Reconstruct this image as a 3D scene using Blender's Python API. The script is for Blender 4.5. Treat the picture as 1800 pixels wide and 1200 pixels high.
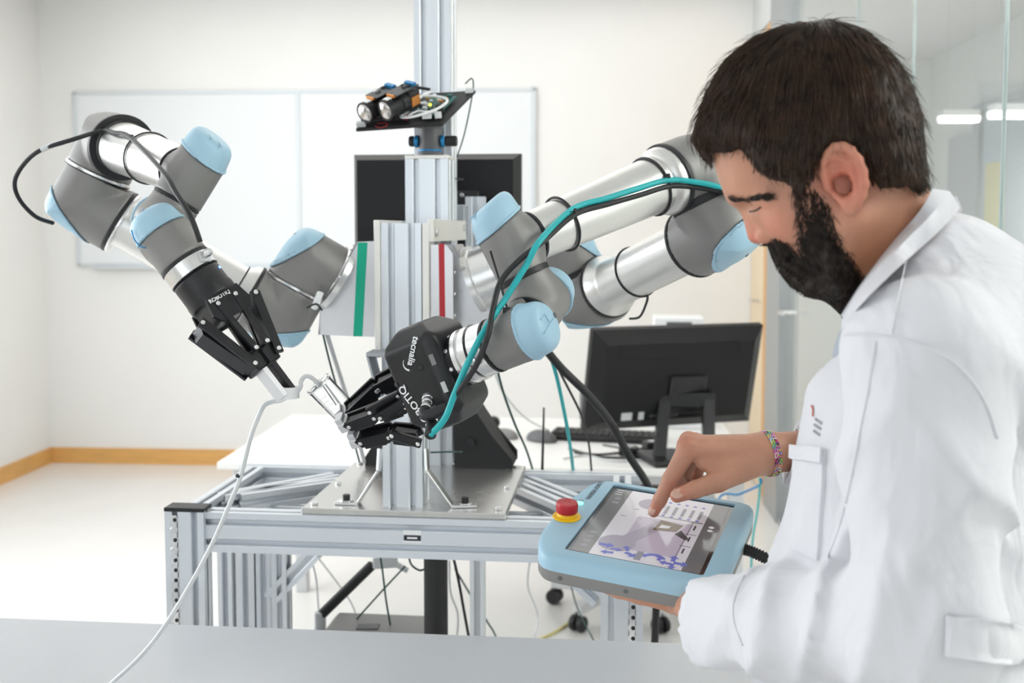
import bpy, bmesh, math, random
import numpy as np
from mathutils import Vector, Matrix

for _o in list(bpy.data.objects):
    bpy.data.objects.remove(_o, do_unlink=True)
scene = bpy.context.scene
COL = scene.collection
random.seed(7)
RNG = np.random.default_rng(7)

# ------------------------------------------------------------------ camera
F_PX, PITCH, CX, CY, CAM_H = 1850.0, math.radians(3.78), 900.0, 527.0, 1.55
cam_d = bpy.data.cameras.new('camera')
cam = bpy.data.objects.new('camera', cam_d)
COL.objects.link(cam)
cam.location = (0, 0, CAM_H)
cam.rotation_euler = (math.pi / 2 - PITCH, 0, 0)
cam_d.sensor_fit = 'HORIZONTAL'
cam_d.sensor_width = 36.0
cam_d.lens = F_PX / 1800 * 36.0
cam_d.shift_y = -(600 - CY) / 1800
cam_d.clip_start, cam_d.clip_end = 0.05, 60
cam_d.dof.use_dof = True
cam_d.dof.focus_distance = 1.52
cam_d.dof.aperture_fstop = 5.0
scene.camera = cam

# ------------------------------------------------------------------ world, exposure, large lights
scene.view_settings.view_transform = 'Standard'
scene.view_settings.look = 'None'
scene.view_settings.gamma = 1.0
scene.view_settings.use_curve_mapping = False
scene.view_settings.exposure = -0.06
world = bpy.data.worlds.new('world')
scene.world = world
world.use_nodes = True
wb = world.node_tree.nodes['Background']
wb.inputs[0].default_value = (0.86, 0.93, 1.0, 1)
wb.inputs[1].default_value = 1.2

RA = math.radians(4.0)
RU = np.array([math.cos(RA), -math.sin(RA), 0.0])
RV = np.array([math.sin(RA), math.cos(RA), 0.0])
def room(x, y, z):
    return RU * x + RV * y + np.array([0, 0, z])

def area_light(name, loc, target, sx, sy, power, color=(1, 1, 1)):
    d = bpy.data.lights.new(name, 'AREA')
    d.shape = 'RECTANGLE'; d.size, d.size_y = sx, sy
    d.energy = power; d.color = color
    o = bpy.data.objects.new(name, d)
    COL.objects.link(o)
    o.location = loc
    o.rotation_euler = (Vector(target) - Vector(loc)).to_track_quat('-Z', 'Y').to_euler()
    return o
# daylight through the window band of the left wall and the window wall behind the camera
area_light('daylight_left', room(-3.48, 2.6, 1.75), room(0, 2.6, 1.5), 4.2, 1.7, 98, (0.95, 0.98, 1.0))
area_light('daylight_back', room(-0.6, -2.42, 1.75), room(-0.6, 3, 1.4), 4.6, 1.8, 24, (0.95, 0.98, 1.0))
# the room's ceiling luminaires, then an added out-of-view fill brightening the corridor
area_light('ceiling_lamp_light', room(-0.9, 4.5, 3.02), room(-0.9, 4.5, 0), 4.0, 3.8, 47, (1.0, 0.97, 0.93))
area_light('corridor_fill_light', room(2.4, 1.2, 2.95), room(2.4, 1.8, 0), 1.2, 3.0, 115, (1.0, 0.98, 0.95))

# ------------------------------------------------------------------ pixel helpers (a pixel gives a direction only)
_r = np.array([1.0, 0, 0]); _f = np.array([0, math.cos(PITCH), -math.sin(PITCH)]); _u = np.array([0, math.sin(PITCH), math.cos(PITCH)])
CAMP = np.array([0, 0, CAM_H])
def ray(px, py):
    return _r * (px - CX) / F_PX + _u * (CY - py) / F_PX + _f
def P(px, py, Y):
    d = ray(px, py); return CAMP + d * (Y / d[1])
def PZ(px, py, z):
    d = ray(px, py); return CAMP + d * ((z - CAM_H) / d[2])
def PPL(px, py, o, n):
    d = ray(px, py); return CAMP + d * (np.dot(np.asarray(o) - CAMP, n) / np.dot(d, n))
def nrm(v):
    v = np.asarray(v, float); return v / np.linalg.norm(v)
def orth(v, n):
    n = nrm(n); return nrm(np.asarray(v, float) - n * np.dot(v, n))
def A3(*v):
    return np.array(v, float)

# ------------------------------------------------------------------ scene-graph helpers
WLOC = {}
def thing(name, label, cat, loc, group=None, kind=None):
    o = bpy.data.objects.new(name, None); COL.objects.link(o)
    o.empty_display_size = 0.05
    o.location = loc; WLOC[o.name] = np.asarray(loc, float)
    tag(o, label, cat, group, kind)
    return o
def tag(o, label=None, cat=None, group=None, kind=None):
    if label: o['label'] = label
    if cat: o['category'] = cat
    if group: o['group'] = group
    if kind: o['kind'] = kind
    return o
def mk(name, V, Fc, mat, parent=None, smooth=0, label=None):
    V = np.asarray(V, float)
    c = (V.min(0) + V.max(0)) / 2
    me = bpy.data.meshes.new(name)
    me.from_pydata((V - c).tolist(), [], [list(map(int, f)) for f in Fc] if not isinstance(Fc, np.ndarray) else Fc.tolist())
    me.validate()
    if len(Fc) < 30000:
        bm = bmesh.new(); bm.from_mesh(me)
        bmesh.ops.recalc_face_normals(bm, faces=bm.faces)
        bm.to_mesh(me); bm.free()
    if smooth:
        me.polygons.foreach_set('use_smooth', [True] * len(me.polygons))
        if smooth > 1: me.set_sharp_from_angle(angle=math.radians(smooth))
    if mat: me.materials.append(M[mat] if isinstance(mat, str) else mat)
    o = bpy.data.objects.new(name, me); COL.objects.link(o)
    WLOC[o.name] = c
    if parent is not None:
        o.parent = parent; o.location = c - WLOC[parent.name]
    else:
        o.location = c
    if label: o['label'] = label
    return o

def basis(axis):
    z = nrm(axis); h = A3(0, 0, 1) if abs(z[2]) < 0.9 else A3(1, 0, 0)
    x = nrm(np.cross(h, z)); return x, np.cross(z, x), z
class MB:
    def __init__(s): s.V = []; s.F = []
    def add(s, V, F):
        b = len(s.V); s.V += [list(map(float, v)) for v in V]; s.F += [[b + i for i in f] for f in F]; return s
    def box(s, c, h, R=None, bv=0.0):
        c = np.asarray(c, float); R = np.eye(3) if R is None else np.asarray(R)   # columns = axes
        if bv <= 0:
            pts = [c + R @ A3(h[0] * i, h[1] * j, h[2] * k) for i in (-1, 1) for j in (-1, 1) for k in (-1, 1)]
            return s.add(pts, [(0, 1, 3, 2), (4, 6, 7, 5), (0, 4, 5, 1), (2, 3, 7, 6), (0, 2, 6, 4), (1, 5, 7, 3)])
        pts = []
        for i in (-1, 1):
            for j in (-1, 1):
                for k in (-1, 1):
                    for d in range(3):
                        q = [h[0] - bv, h[1] - bv, h[2] - bv]; q[d] = h[d]
                        pts.append(c + R @ A3(q[0] * i, q[1] * j, q[2] * k))
        return s.hull(pts)
    def hull(s, pts):
        bm = bmesh.new()
        for p in pts: bm.verts.new([float(x) for x in p])
        r = bmesh.ops.convex_hull(bm, input=bm.verts)
        dele = [g for g in r['geom_interior'] + r['geom_unused'] if isinstance(g, bmesh.types.BMVert)]
        if dele: bmesh.ops.delete(bm, geom=list(set(dele)), context='VERTS')
        bmesh.ops.dissolve_limit(bm, angle_limit=0.02, verts=bm.verts, edges=bm.edges)
        bm.verts.index_update()
        V = [v.co[:] for v in bm.verts]; Fq = [[v.index for v in f.verts] for f in bm.faces]
        bm.free(); return s.add(V, Fq)
    def prism(s, poly, O, ex, ey, ez, d0, d1):
        O = np.asarray(O, float); n = len(poly)
        a = [O + ex * x + ey * y + ez * d0 for x, y in poly]; b = [O + ex * x + ey * y + ez * d1 for x, y in poly]
        return s.add(a + b, [list(range(n))[::-1], list(range(n, 2 * n))] + [(i, (i + 1) % n, n + (i + 1) % n, n + i) for i in range(n)])
    def lathe(s, O, axis, prof, n=32, cap=True):
        x, y, z = basis(axis); O = np.asarray(O, float); V = []; Fq = []
        for r, h in prof:
            for k in range(n):
                t = 2 * math.pi * k / n; V.append(O + z * h + (x * math.cos(t) + y * math.sin(t)) * r)
        m = len(prof)
        for i in range(m - 1):
            for k in range(n): Fq.append((i * n + k, i * n + (k + 1) % n, (i + 1) * n + (k + 1) % n, (i + 1) * n + k))
        if cap: Fq += [list(range(n))[::-1], list(range((m - 1) * n, m * n))]
        return s.add(V, Fq)
    def cyl(s, a, b, r, r2=None, n=24, bv=0.0):
        a = np.asarray(a, float); b = np.asarray(b, float); L = np.linalg.norm(b - a); r2 = r if r2 is None else r2
        pr = [(r, 0), (r2, L)] if bv <= 0 else [(r - bv, 0), (r, bv), (r2, L - bv), (r2 - bv, L)]
        return s.lathe(a, b - a, pr, n)
    def tube(s, pts, r, n=8, closed=False):
        pts = np.asarray(pts, float); m = len(pts); rr = np.broadcast_to(np.asarray(r, float), (m,))
        T = np.gradient(pts, axis=0) if not closed else np.roll(pts, -1, 0) - np.roll(pts, 1, 0)
        T /= np.linalg.norm(T, axis=1)[:, None] + 1e-12
        x = basis(T[0])[0]; V = []; Fq = []
        for i in range(m):
            x = orth(x, T[i]); y = np.cross(T[i], x)
            for k in range(n):
                t = 2 * math.pi * k / n; V.append(pts[i] + (x * math.cos(t) + y * math.sin(t)) * rr[i])
        for i in range(m if closed else m - 1):
            j = (i + 1) % m
            for k in range(n): Fq.append((i * n + k, i * n + (k + 1) % n, j * n + (k + 1) % n, j * n + k))
        if not closed: Fq += [list(range(n))[::-1], list(range((m - 1) * n, m * n))]
        return s.add(V, Fq)
    def ball(s, c, rad, R=None, n=16):
        R = np.eye(3) if R is None else R; c = np.asarray(c, float); rad = np.broadcast_to(np.asarray(rad, float), (3,))
        V = [c + R @ A3(0, 0, rad[2])]; Fq = []; m = n // 2
        for i in range(1, m):
            f = math.pi * i / m
            for k in range(n):
                t = 2 * math.pi * k / n
                V.append(c + R @ (A3(math.sin(f) * math.cos(t), math.sin(f) * math.sin(t), math.cos(f)) * rad))
        V.append(c - R @ A3(0, 0, rad[2])); e = len(V) - 1
        for k in range(n): Fq.append((0, 1 + k, 1 + (k + 1) % n)); Fq.append((e, e - n + (k + 1) % n, e - n + k))
        for i in range(m - 2):
            for k in range(n): a = 1 + i * n; Fq.append((a + k, a + n + k, a + n + (k + 1) % n, a + (k + 1) % n))
        return s.add(V, Fq)
    def build(s, name, mat, parent=None, smooth=0, label=None):
        return mk(name, s.V, s.F, mat, parent, smooth, label)

def spline(pts, n=10, closed=False):
    pts = np.asarray(pts, float); m = len(pts); out = []
    for i in range(m if closed else m - 1):
        g = (lambda k: pts[k % m]) if closed else (lambda k: pts[min(max(k, 0), m - 1)])
        a, b, c, d = g(i - 1), g(i), g(i + 1), g(i + 2)
        for k in range(n):
            t = k / n
            out.append(0.5 * (2 * b + (c - a) * t + (2 * a - 5 * b + 4 * c - d) * t * t + (3 * b - a - 3 * c + d) * t ** 3))
    if not closed: out.append(pts[-1])
    return np.array(out)

# ------------------------------------------------------------------ signed-distance modelling
def s_sph(c, r): c = np.asarray(c); return lambda p: np.linalg.norm(p - c, axis=1) - r
def s_ell(c, rad, R=None):
    c = np.asarray(c, float); rad = np.asarray(rad, float); R = np.eye(3) if R is None else np.asarray(R)
    def f(p):
        q = (p - c) @ R; k0 = np.linalg.norm(q / rad, axis=1); k1 = np.linalg.norm(q / rad ** 2, axis=1) + 1e-9
        return k0 * (k0 - 1) / k1
    return f
def s_cap(a, b, ra, rb=None):
    a = np.asarray(a, float); b = np.asarray(b, float); rb = ra if rb is None else rb; d = b - a; L2 = d @ d
    def f(p):
        t = np.clip((p - a) @ d / L2, 0, 1); return np.linalg.norm(p - a - t[:, None] * d, axis=1) - (ra + (rb - ra) * t)
    return f
def s_cyl(a, b, r, rnd=0.0):
    a = np.asarray(a, float); b = np.asarray(b, float); L = np.linalg.norm(b - a); z = (b - a) / L
    def f(p):
        q = p - a; h = q @ z; rad = np.linalg.norm(q - h[:, None] * z, axis=1)
        dx = rad - (r - rnd); dy = np.abs(h - L / 2) - (L / 2 - rnd)
        return np.minimum(np.maximum(dx, dy), 0) + np.hypot(np.maximum(dx, 0), np.maximum(dy, 0)) - rnd
    return f
def s_box(c, h, R=None, rnd=0.0):
    c = np.asarray(c, float); h = np.asarray(h, float) - rnd; R = np.eye(3) if R is None else np.asarray(R)
    def f(p):
        q = np.abs((p - c) @ R) - h
        return np.linalg.norm(np.maximum(q, 0), axis=1) + np.minimum(q.max(1), 0) - rnd
    return f
def s_half(o, n): o = np.asarray(o, float); n = nrm(n); return lambda p: (p - o) @ n      # inside = below
def smin(a, b, k):
    if k <= 0: return np.minimum(a, b)
    h = np.maximum(k - np.abs(a - b), 0) / k; return np.minimum(a, b) - h * h * k * 0.25
def smax(a, b, k): return -smin(-a, -b, k)
def s_uni(k, *fs):
    def f(p):
        d = fs[0](p)
        for g in fs[1:]: d = smin(d, g(p), k)
        return d
    return f
def s_int(k, *fs):
    def f(p):
        d = fs[0](p)
        for g in fs[1:]: d = smax(d, g(p), k)
        return d
    return f
def s_sub(k, a, b): return lambda p: smax(a(p), -b(p), k)
def grad(f, p, e=1e-4):
    return np.stack([f(p + np.eye(3)[i] * e) - f(p - np.eye(3)[i] * e) for i in range(3)], 1) / (2 * e)
def isomesh(f, lo, hi, h, proj=2):
    lo = np.asarray(lo, float); hi = np.asarray(hi, float); n = np.ceil((hi - lo) / h).astype(int) + 1
    ax = [lo[i] + h * np.arange(n[i]) for i in range(3)]
    V = np.empty(n)
    for i in range(n[0]):
        yy, zz = np.meshgrid(ax[1], ax[2], indexing='ij')
        V[i] = f(np.stack([np.full(yy.size, ax[0][i]), yy.ravel(), zz.ravel()], 1)).reshape(n[1], n[2])
    S = V < 0; c = n - 1
    cnt = np.zeros(c, np.int8)
    for i in (0, 1):
        for j in (0, 1):
            for k in (0, 1): cnt += S[i:i + c[0], j:j + c[1], k:k + c[2]]
    act = (cnt > 0) & (cnt < 8); I = np.argwhere(act); idx = -np.ones(c, int); idx[act] = np.arange(len(I))
    acc = np.zeros((len(I), 3)); num = np.zeros(len(I))
    for a in range(3):
        b, d = [x for x in range(3) if x != a]
        for ob in (0, 1):
            for od in (0, 1):
                o = np.zeros(3, int); o[b] = ob; o[d] = od; q = I + o; q2 = q.copy(); q2[:, a] += 1
                v0 = V[q[:, 0], q[:, 1], q[:, 2]]; v1 = V[q2[:, 0], q2[:, 1], q2[:, 2]]
                m = (v0 < 0) != (v1 < 0); t = np.where(m, v0 / np.where(m, v0 - v1, 1), 0)
                pos = q.astype(float); pos[:, a] += t
                acc[m] += pos[m]; num[m] += 1
    W = lo + h * acc / num[:, None]
    Q = []
    for a in range(3):
        b, d = (a + 1) % 3, (a + 2) % 3
        sl0 = [slice(None)] * 3; sl1 = [slice(None)] * 3; sl0[a] = slice(0, -1); sl1[a] = slice(1, None)
        E = np.argwhere(S[tuple(sl0)] != S[tuple(sl1)])
        E = E[(E[:, b] > 0) & (E[:, d] > 0) & (E[:, b] < c[b]) & (E[:, d] < c[d])]
        if not len(E): continue
        def g(ob, od):
            q = E.copy(); q[:, b] -= ob; q[:, d] -= od; return idx[q[:, 0], q[:, 1], q[:, 2]]
        quad = np.stack([g(1, 1), g(0, 1), g(0, 0), g(1, 0)], 1)
        flip = ~S[E[:, 0], E[:, 1], E[:, 2]]
        quad[flip] = quad[flip][:, ::-1]; Q.append(quad)
    Q = np.concatenate(Q)
    for _ in range(proj):
        gr = grad(f, W, h * 0.05); dd = f(W); g2 = (gr ** 2).sum(1) + 1e-6
        st = np.clip(dd / g2, -h * .6, h * .6); W = W - gr * st[:, None]
    return W, Q
def iso(name, f, lo, hi, h, mat, parent=None, smooth=1, label=None, proj=2):
    V, Q = isomesh(f, lo, hi, h, proj)
    return mk(name, V, Q, mat, parent, smooth, label)

# ------------------------------------------------------------------ materials
M = {}
def mat(name, col, rough=0.5, metal=0.0, noise=0.0, nscale=8.0, bump=0.0, bscale=200.0, spec=0.5, aniso=None, trans=0.0, ior=1.45, emis=None, estr=0.0, sss=0.0, coat=0.0, rnoise=0.0, alpha=1.0):
    m = bpy.data.materials.new(name); m.use_nodes = True; M[name] = m
    nt = m.node_tree; N = nt.nodes; L = nt.links; b = N['Principled BSDF']
    b.inputs['Base Color'].default_value = (*col, 1); b.inputs['Roughness'].default_value = rough; b.inputs['Metallic'].default_value = metal
    b.inputs['Specular IOR Level'].default_value = spec; b.inputs['IOR'].default_value = ior
    b.inputs['Transmission Weight'].default_value = trans; b.inputs['Coat Weight'].default_value = coat; b.inputs['Alpha'].default_value = alpha
    if sss: b.inputs['Subsurface Weight'].default_value = sss; b.inputs['Subsurface Radius'].default_value = (0.012, 0.004, 0.002); b.inputs['Subsurface Scale'].default_value = 0.6
    if emis: b.inputs['Emission Color'].default_value = (*emis, 1); b.inputs['Emission Strength'].default_value = estr
    tc = N.new('ShaderNodeTexCoord')
    src = tc.outputs['Object']
    if aniso:
        mp = N.new('ShaderNodeMapping'); mp.inputs['Scale'].default_value = aniso; L.new(src, mp.inputs['Vector']); src = mp.outputs['Vector']
    if noise or rnoise:
        nz = N.new('ShaderNodeTexNoise'); nz.inputs['Scale'].default_value = nscale; nz.inputs['Detail'].default_value = 5
        L.new(src, nz.inputs['Vector'])
    if noise:
        cr = N.new('ShaderNodeValToRGB'); cr.color_ramp.elements[0].position = 0.3; cr.color_ramp.elements[1].position = 0.7
        cr.color_ramp.elements[0].color = (*[max(0, c * (1 - noise)) for c in col], 1); cr.color_ramp.elements[1].color = (*[min(1, c * (1 + noise)) for c in col], 1)
        L.new(nz.outputs['Fac'], cr.inputs['Fac']); L.new(cr.outputs['Color'], b.inputs['Base Color'])
    if rnoise:
        mr = N.new('ShaderNodeMapRange'); mr.inputs['To Min'].default_value = max(0, rough - rnoise); mr.inputs['To Max'].default_value = rough + rnoise
        L.new(nz.outputs['Fac'], mr.inputs['Value']); L.new(mr.outputs['Result'], b.inputs['Roughness'])
    if bump:
        n2 = N.new('ShaderNodeTexNoise'); n2.inputs['Scale'].default_value = bscale; n2.inputs['Detail'].default_value = 3
        L.new(src, n2.inputs['Vector'])
        bp = N.new('ShaderNodeBump'); bp.inputs['Strength'].default_value = bump; bp.inputs['Distance'].default_value = 0.002
        L.new(n2.outputs['Fac'], bp.inputs['Height']); L.new(bp.outputs['Normal'], b.inputs['Normal'])
    return m
mat('wall_paint', (0.86, 0.855, 0.84), 0.85, noise=0.01, nscale=3, bump=0.05, bscale=300)
mat('ceiling_paint', (0.85, 0.845, 0.835), 0.9, noise=0.01, nscale=2)
mat('floor_vinyl', (0.80, 0.785, 0.765), 0.22, noise=0.035, nscale=1.4, rnoise=0.06)
mat('baseboard_wood', (0.72, 0.40, 0.13), 0.4, noise=0.10, nscale=6, aniso=(1, 1, 14))
mat('door_wood', (0.80, 0.66, 0.47), 0.45, noise=0.06, nscale=5, aniso=(10, 10, 1))
mat('edge_wood', (0.66, 0.36, 0.12), 0.45, noise=0.1, nscale=8, aniso=(10, 10, 1))
mat('grey_frame', (0.40, 0.42, 0.43), 0.4, 0.6)
mat('frame_paint', (0.62, 0.62, 0.61), 0.5)
mat('glass', (0.96, 0.99, 0.98), 0.02, trans=1.0, ior=1.12, spec=0.3)
mat('glass_edge', (0.42, 0.50, 0.50), 0.2)
mat('corridor_paint', (0.85, 0.86, 0.83), 0.8)
mat('corridor_grey', (0.62, 0.64, 0.64), 0.6)
mat('corridor_door', (0.66, 0.70, 0.72), 0.5)
mat('yellow_paper', (0.80, 0.76, 0.52), 0.8)
mat('lamp_diffuser', (0.95, 0.95, 0.95), 0.5, emis=(1, 0.99, 0.96), estr=2.2)
mat('whiteboard_face', (0.80, 0.825, 0.845), 0.5)
mat('whiteboard_frame', (0.66, 0.70, 0.73), 0.4, 0.2)
mat('alu', (0.70, 0.73, 0.77), 0.38, 0.72, noise=0.03, nscale=5, bump=0.02, bscale=400, aniso=(1, 1, 1))
mat('alu_slot', (0.3, 0.3, 0.32), 0.5, 0.5)
mat('alu_dark', (0.42, 0.44, 0.47), 0.5, 0.6)
mat('alu_polished', (0.76, 0.76, 0.76), 0.28, 0.95, rnoise=0.05, nscale=30)
mat('alu_tube', (0.70, 0.695, 0.68), 0.36, 0.95, rnoise=0.04, nscale=18)
mat('alu_sheet', (0.66, 0.66, 0.68), 0.36, 0.7, noise=0.05, nscale=7, rnoise=0.06)
mat('alu_cream', (0.82, 0.80, 0.76), 0.42, 0.4, noise=0.03, nscale=6)
mat('plate_steel', (0.60, 0.59, 0.57), 0.26, 0.85, noise=0.08, nscale=5, rnoise=0.08)
mat('bolt_steel', (0.72, 0.72, 0.72), 0.25, 0.95)
mat('bolt_black', (0.03, 0.03, 0.032), 0.4, 0.3)
mat('ur_grey', (0.235, 0.228, 0.222), 0.46, 0.25, noise=0.03, nscale=12, bump=0.10, bscale=1500)
mat('ur_blue', (0.36, 0.56, 0.69), 0.42, noise=0.012, nscale=10, bump=0.03, bscale=900)
mat('rubber', (0.018, 0.018, 0.020), 0.5)
mat('black_plastic', (0.014, 0.014, 0.016), 0.38, rnoise=0.06, nscale=20)
mat('black_anod', (0.016, 0.016, 0.019), 0.30, 0.35, rnoise=0.08, nscale=30)
mat('black_gloss', (0.012, 0.012, 0.016), 0.2, coat=0.4)
mat('matt_black', (0.02, 0.02, 0.021), 0.6)
mat('monitor_black', (0.012, 0.012, 0.013), 0.42, spec=0.3, rnoise=0.06, nscale=9)
mat('dark_grey', (0.12, 0.12, 0.125), 0.5)
mat('mid_grey', (0.24, 0.235, 0.23), 0.5)
mat('light_grey', (0.62, 0.63, 0.64), 0.5)
mat('white_plastic', (0.85, 0.86, 0.87), 0.35)
mat('tube_white', (0.80, 0.82, 0.83), 0.25, trans=0.15, coat=0.3)
mat('clear_plastic', (0.98, 0.99, 0.99), 0.02, trans=1.0, ior=1.18)
mat('desk_white', (0.84, 0.83, 0.81), 0.4, noise=0.01, nscale=4)
mat('table_grey', (0.52, 0.535, 0.56), 0.26, noise=0.012, nscale=6, bump=0.04, bscale=600, rnoise=0.03)
mat('tape_green', (0.0, 0.45, 0.28), 0.45)
mat('tape_red', (0.52, 0.025, 0.035), 0.45)
mat('teal_cable', (0.02, 0.42, 0.44), 0.4, bump=0.1, bscale=800)
mat('green_wire', (0.012, 0.06, 0.055), 0.45)
mat('yellow_wire', (0.75, 0.68, 0.30), 0.5)
mat('white_print', (0.85, 0.86, 0.87), 0.5)
mat('label_black', (0.03, 0.03, 0.04), 0.4)
mat('pcb', (0.03, 0.13, 0.12), 0.4, noise=0.5, nscale=160)
mat('pcb_dark', (0.045, 0.05, 0.055), 0.4, noise=0.5, nscale=180)
mat('copper', (0.62, 0.25, 0.06), 0.35, 0.6)
mat('lens_glass', (0.55, 0.52, 0.50), 0.12, 0.9)
mat('blue_anod', (0.02, 0.22, 0.48), 0.35, 0.3)
mat('red_wire', (0.45, 0.03, 0.04), 0.5)
mat('led_yellow', (0.9, 0.8, 0.1), 0.4, emis=(1.0, 0.85, 0.05), estr=3)
mat('led_blue', (0.1, 0.2, 1.0), 0.4, emis=(0.08, 0.18, 1.0), estr=8)
mat('led_green', (0.2, 0.9, 0.6), 0.4, emis=(0.2, 0.95, 0.6), estr=2)
# ================================================================== the room
c0 = PZ(90, 812, 0.0)
XL, YB = float(c0 @ RU), float(c0 @ RV)
_b = PPL(1318, 600, room(0, YB, 0), RV); XR = float(_b @ RU)
ZC, YF, XC = 3.06, -2.5, XR + 2.0
RR = np.stack([RU, RV, A3(0, 0, 1)], 1)
def rbox(mb, x0, x1, y0, y1, z0, z1, bv=0.0):
    return mb.box(room((x0 + x1) / 2, (y0 + y1) / 2, (z0 + z1) / 2), ((x1 - x0) / 2, (y1 - y0) / 2, (z1 - z0) / 2), RR, bv)
def struct(name, mb, m, smooth=0):
    return tag(mb.build(name, m, None, smooth), kind='structure')
struct('floor', rbox(MB(), XL - .15, XC + .15, YF - .15, YB + 3, -.1, 0), 'floor_vinyl')
struct('ceiling', rbox(MB(), XL - .15, XC + .15, YF - .15, YB + 3, ZC, ZC + .1), 'ceiling_paint')
struct('wall_back', rbox(MB(), XL - .15, XR + .02, YB, YB + .12, 0, ZC), 'wall_paint')
m = MB(); WY0, WY1, WZ0, WZ1 = .4, 4.8, .85, 2.65
rbox(m, XL - .15, XL, YF - .15, WY0, 0, ZC); rbox(m, XL - .15, XL, WY1, YB, 0, ZC)
rbox(m, XL - .15, XL, WY0, WY1, 0, WZ0); rbox(m, XL - .15, XL, WY0, WY1, WZ1, ZC)
struct('wall_left', m, 'wall_paint')
m = MB(); rbox(m, XL, -3.0, YF - .15, YF, 0, ZC); rbox(m, 1.8, XR, YF - .15, YF, 0, ZC)
rbox(m, -3.0, 1.8, YF - .15, YF, 0, .8); rbox(m, -3.0, 1.8, YF - .15, YF, 2.7, ZC)
struct('wall_front', m, 'wall_paint')
def window(name, boxes_frame, pane):
    m = MB()
    for b in boxes_frame: rbox(m, *b)
    w = struct(name, m, 'frame_paint')
    p = MB(); rbox(p, *pane); p.build('pane', 'glass', w)
window('window_1', [(XL - .11, XL - .04, y - .03, y + .03, WZ0, WZ1) for y in (WY0 + .03, WY0 + 1.47, WY0 + 2.93, WY1 - .03)] + [(XL - .11, XL - .04, WY0, WY1, z, z + .06) for z in (WZ0, WZ1 - .06)], (XL - .08, XL - .07, WY0, WY1, WZ0, WZ1))
window('window_2', [(x - .03, x + .03, YF - .11, YF - .04, .8, 2.7) for x in (-2.97, -1.4, .2, 1.77)] + [(-3, 1.8, YF - .11, YF - .04, z, z + .06) for z in (.8, 2.64)], (-3, 1.8, YF - .08, YF - .07, .8, 2.7))
BBH = .103
struct('baseboard_back', rbox(MB(), XL, XR, YB - .016, YB, 0, BBH), 'baseboard_wood')
struct('baseboard_left', rbox(MB(), XL, XL + .016, YF, YB - .016, 0, BBH), 'baseboard_wood')

# right side: wooden door leaf at the far end, grey post, then a frameless glass partition
def ry(px): return float(PPL(px, 500, room(XR, 0, 0), RU) @ RV)
yd0, yd1, yp1 = ry(1347), YB - .01, ry(1380)
DH = 2.72
dr = struct('door_1', rbox(MB(), XR, XR + .045, yd0 + .03, yd1, .01, DH), 'door_wood')
rbox(MB(), XR - .012, XR + .05, yd0 - .18, yd0 + .03, .01, DH).build('edge_strip', 'edge_wood', dr)
hd = MB(); hp = room(XR - .03, yd0 + .22, 1.13)
hd.cyl(hp + RU * .04, hp - RU * .02, .011, n=12); hd.cyl(hp - RU * .015, hp - RU * .015 + RV * .12, .009, n=12)
hd.build('handle', 'alu_polished', dr, 40)
struct('trim_1', rbox(MB(), XR - .03, XR + .08, yp1, yd0 - .18, 0, ZC), 'grey_frame')
struct('trim_2', rbox(MB(), XR - .01, XR + .06, yd0 - .18, YB, DH + .01, ZC), 'corridor_grey')
sy = [yp1, ry(1493), ry(1590), ry(1747), ry(1747) - 1.0, ry(1747) - 2.0, ry(1747) - 3.0, YF]
gp = struct('window_3', rbox(MB(), XR - .02, XR + .05, YF, yp1, 0, .03), 'grey_frame')
for i in range(len(sy) - 1):
    rbox(MB(), XR + .01, XR + .02, sy[i + 1] + .004, sy[i] - .004, .03, ZC).build('pane', 'glass', gp)
for i in range(1, len(sy) - 1):
    rbox(MB(), XR + .008, XR + .022, sy[i] - .0025, sy[i] + .0025, .03, ZC).build('joint_seal', 'glass_edge', gp)
hd = MB(); hp = room(XR - .05, yp1 - .13, 1.13)
hd.cyl(hp + RU * .09, hp, .011, n=12); hd.cyl(hp, hp - RV * .1, .009, n=12); hd.build('handle', 'alu_polished', gp, 40)
struct('wall_corridor', rbox(MB(), XC, XC + .1, YF, YB + 3, 0, ZC), 'corridor_paint')
struct('wall_corridor_end', rbox(MB(), XR - .1, XC, YB + 2.9, YB + 3, 0, ZC), 'corridor_paint')
struct('wall_corridor_near', rbox(MB(), XR, XC, YF - .1, YF, 0, ZC), 'corridor_paint')
def cy(px): return float(PPL(px, 500, room(XC, 0, 0), RU) @ RV)
dz = 1.55 + (405 - 182) / 1850 * float(PPL(1740, 400, room(XC, 0, 0), RU)[1])
d2 = struct('door_2', rbox(MB(), XC - .03, XC, cy(1728) - 1.05, cy(1728), 0, dz - .05), 'corridor_door')
m = MB(); rbox(m, XC - .06, XC, cy(1728), cy(1716), 0, dz); rbox(m, XC - .06, XC, cy(1728) - 1.15, cy(1728), dz - .05, dz); rbox(m, XC - .06, XC, cy(1728) - 1.15, cy(1728) - 1.05, 0, dz - .05)
m.build('door_frame', 'corridor_grey', d2)
rbox(MB(), XC - .035, XC - .03, cy(1728) - .45, cy(1728) - .08, 1.5, 2.05).build('notice_paper', 'yellow_paper', d2)
struct('trim_3', rbox(MB(), XC - .05, XC, cy(1716), cy(1672), 0, dz - .2), 'corridor_grey')
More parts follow.
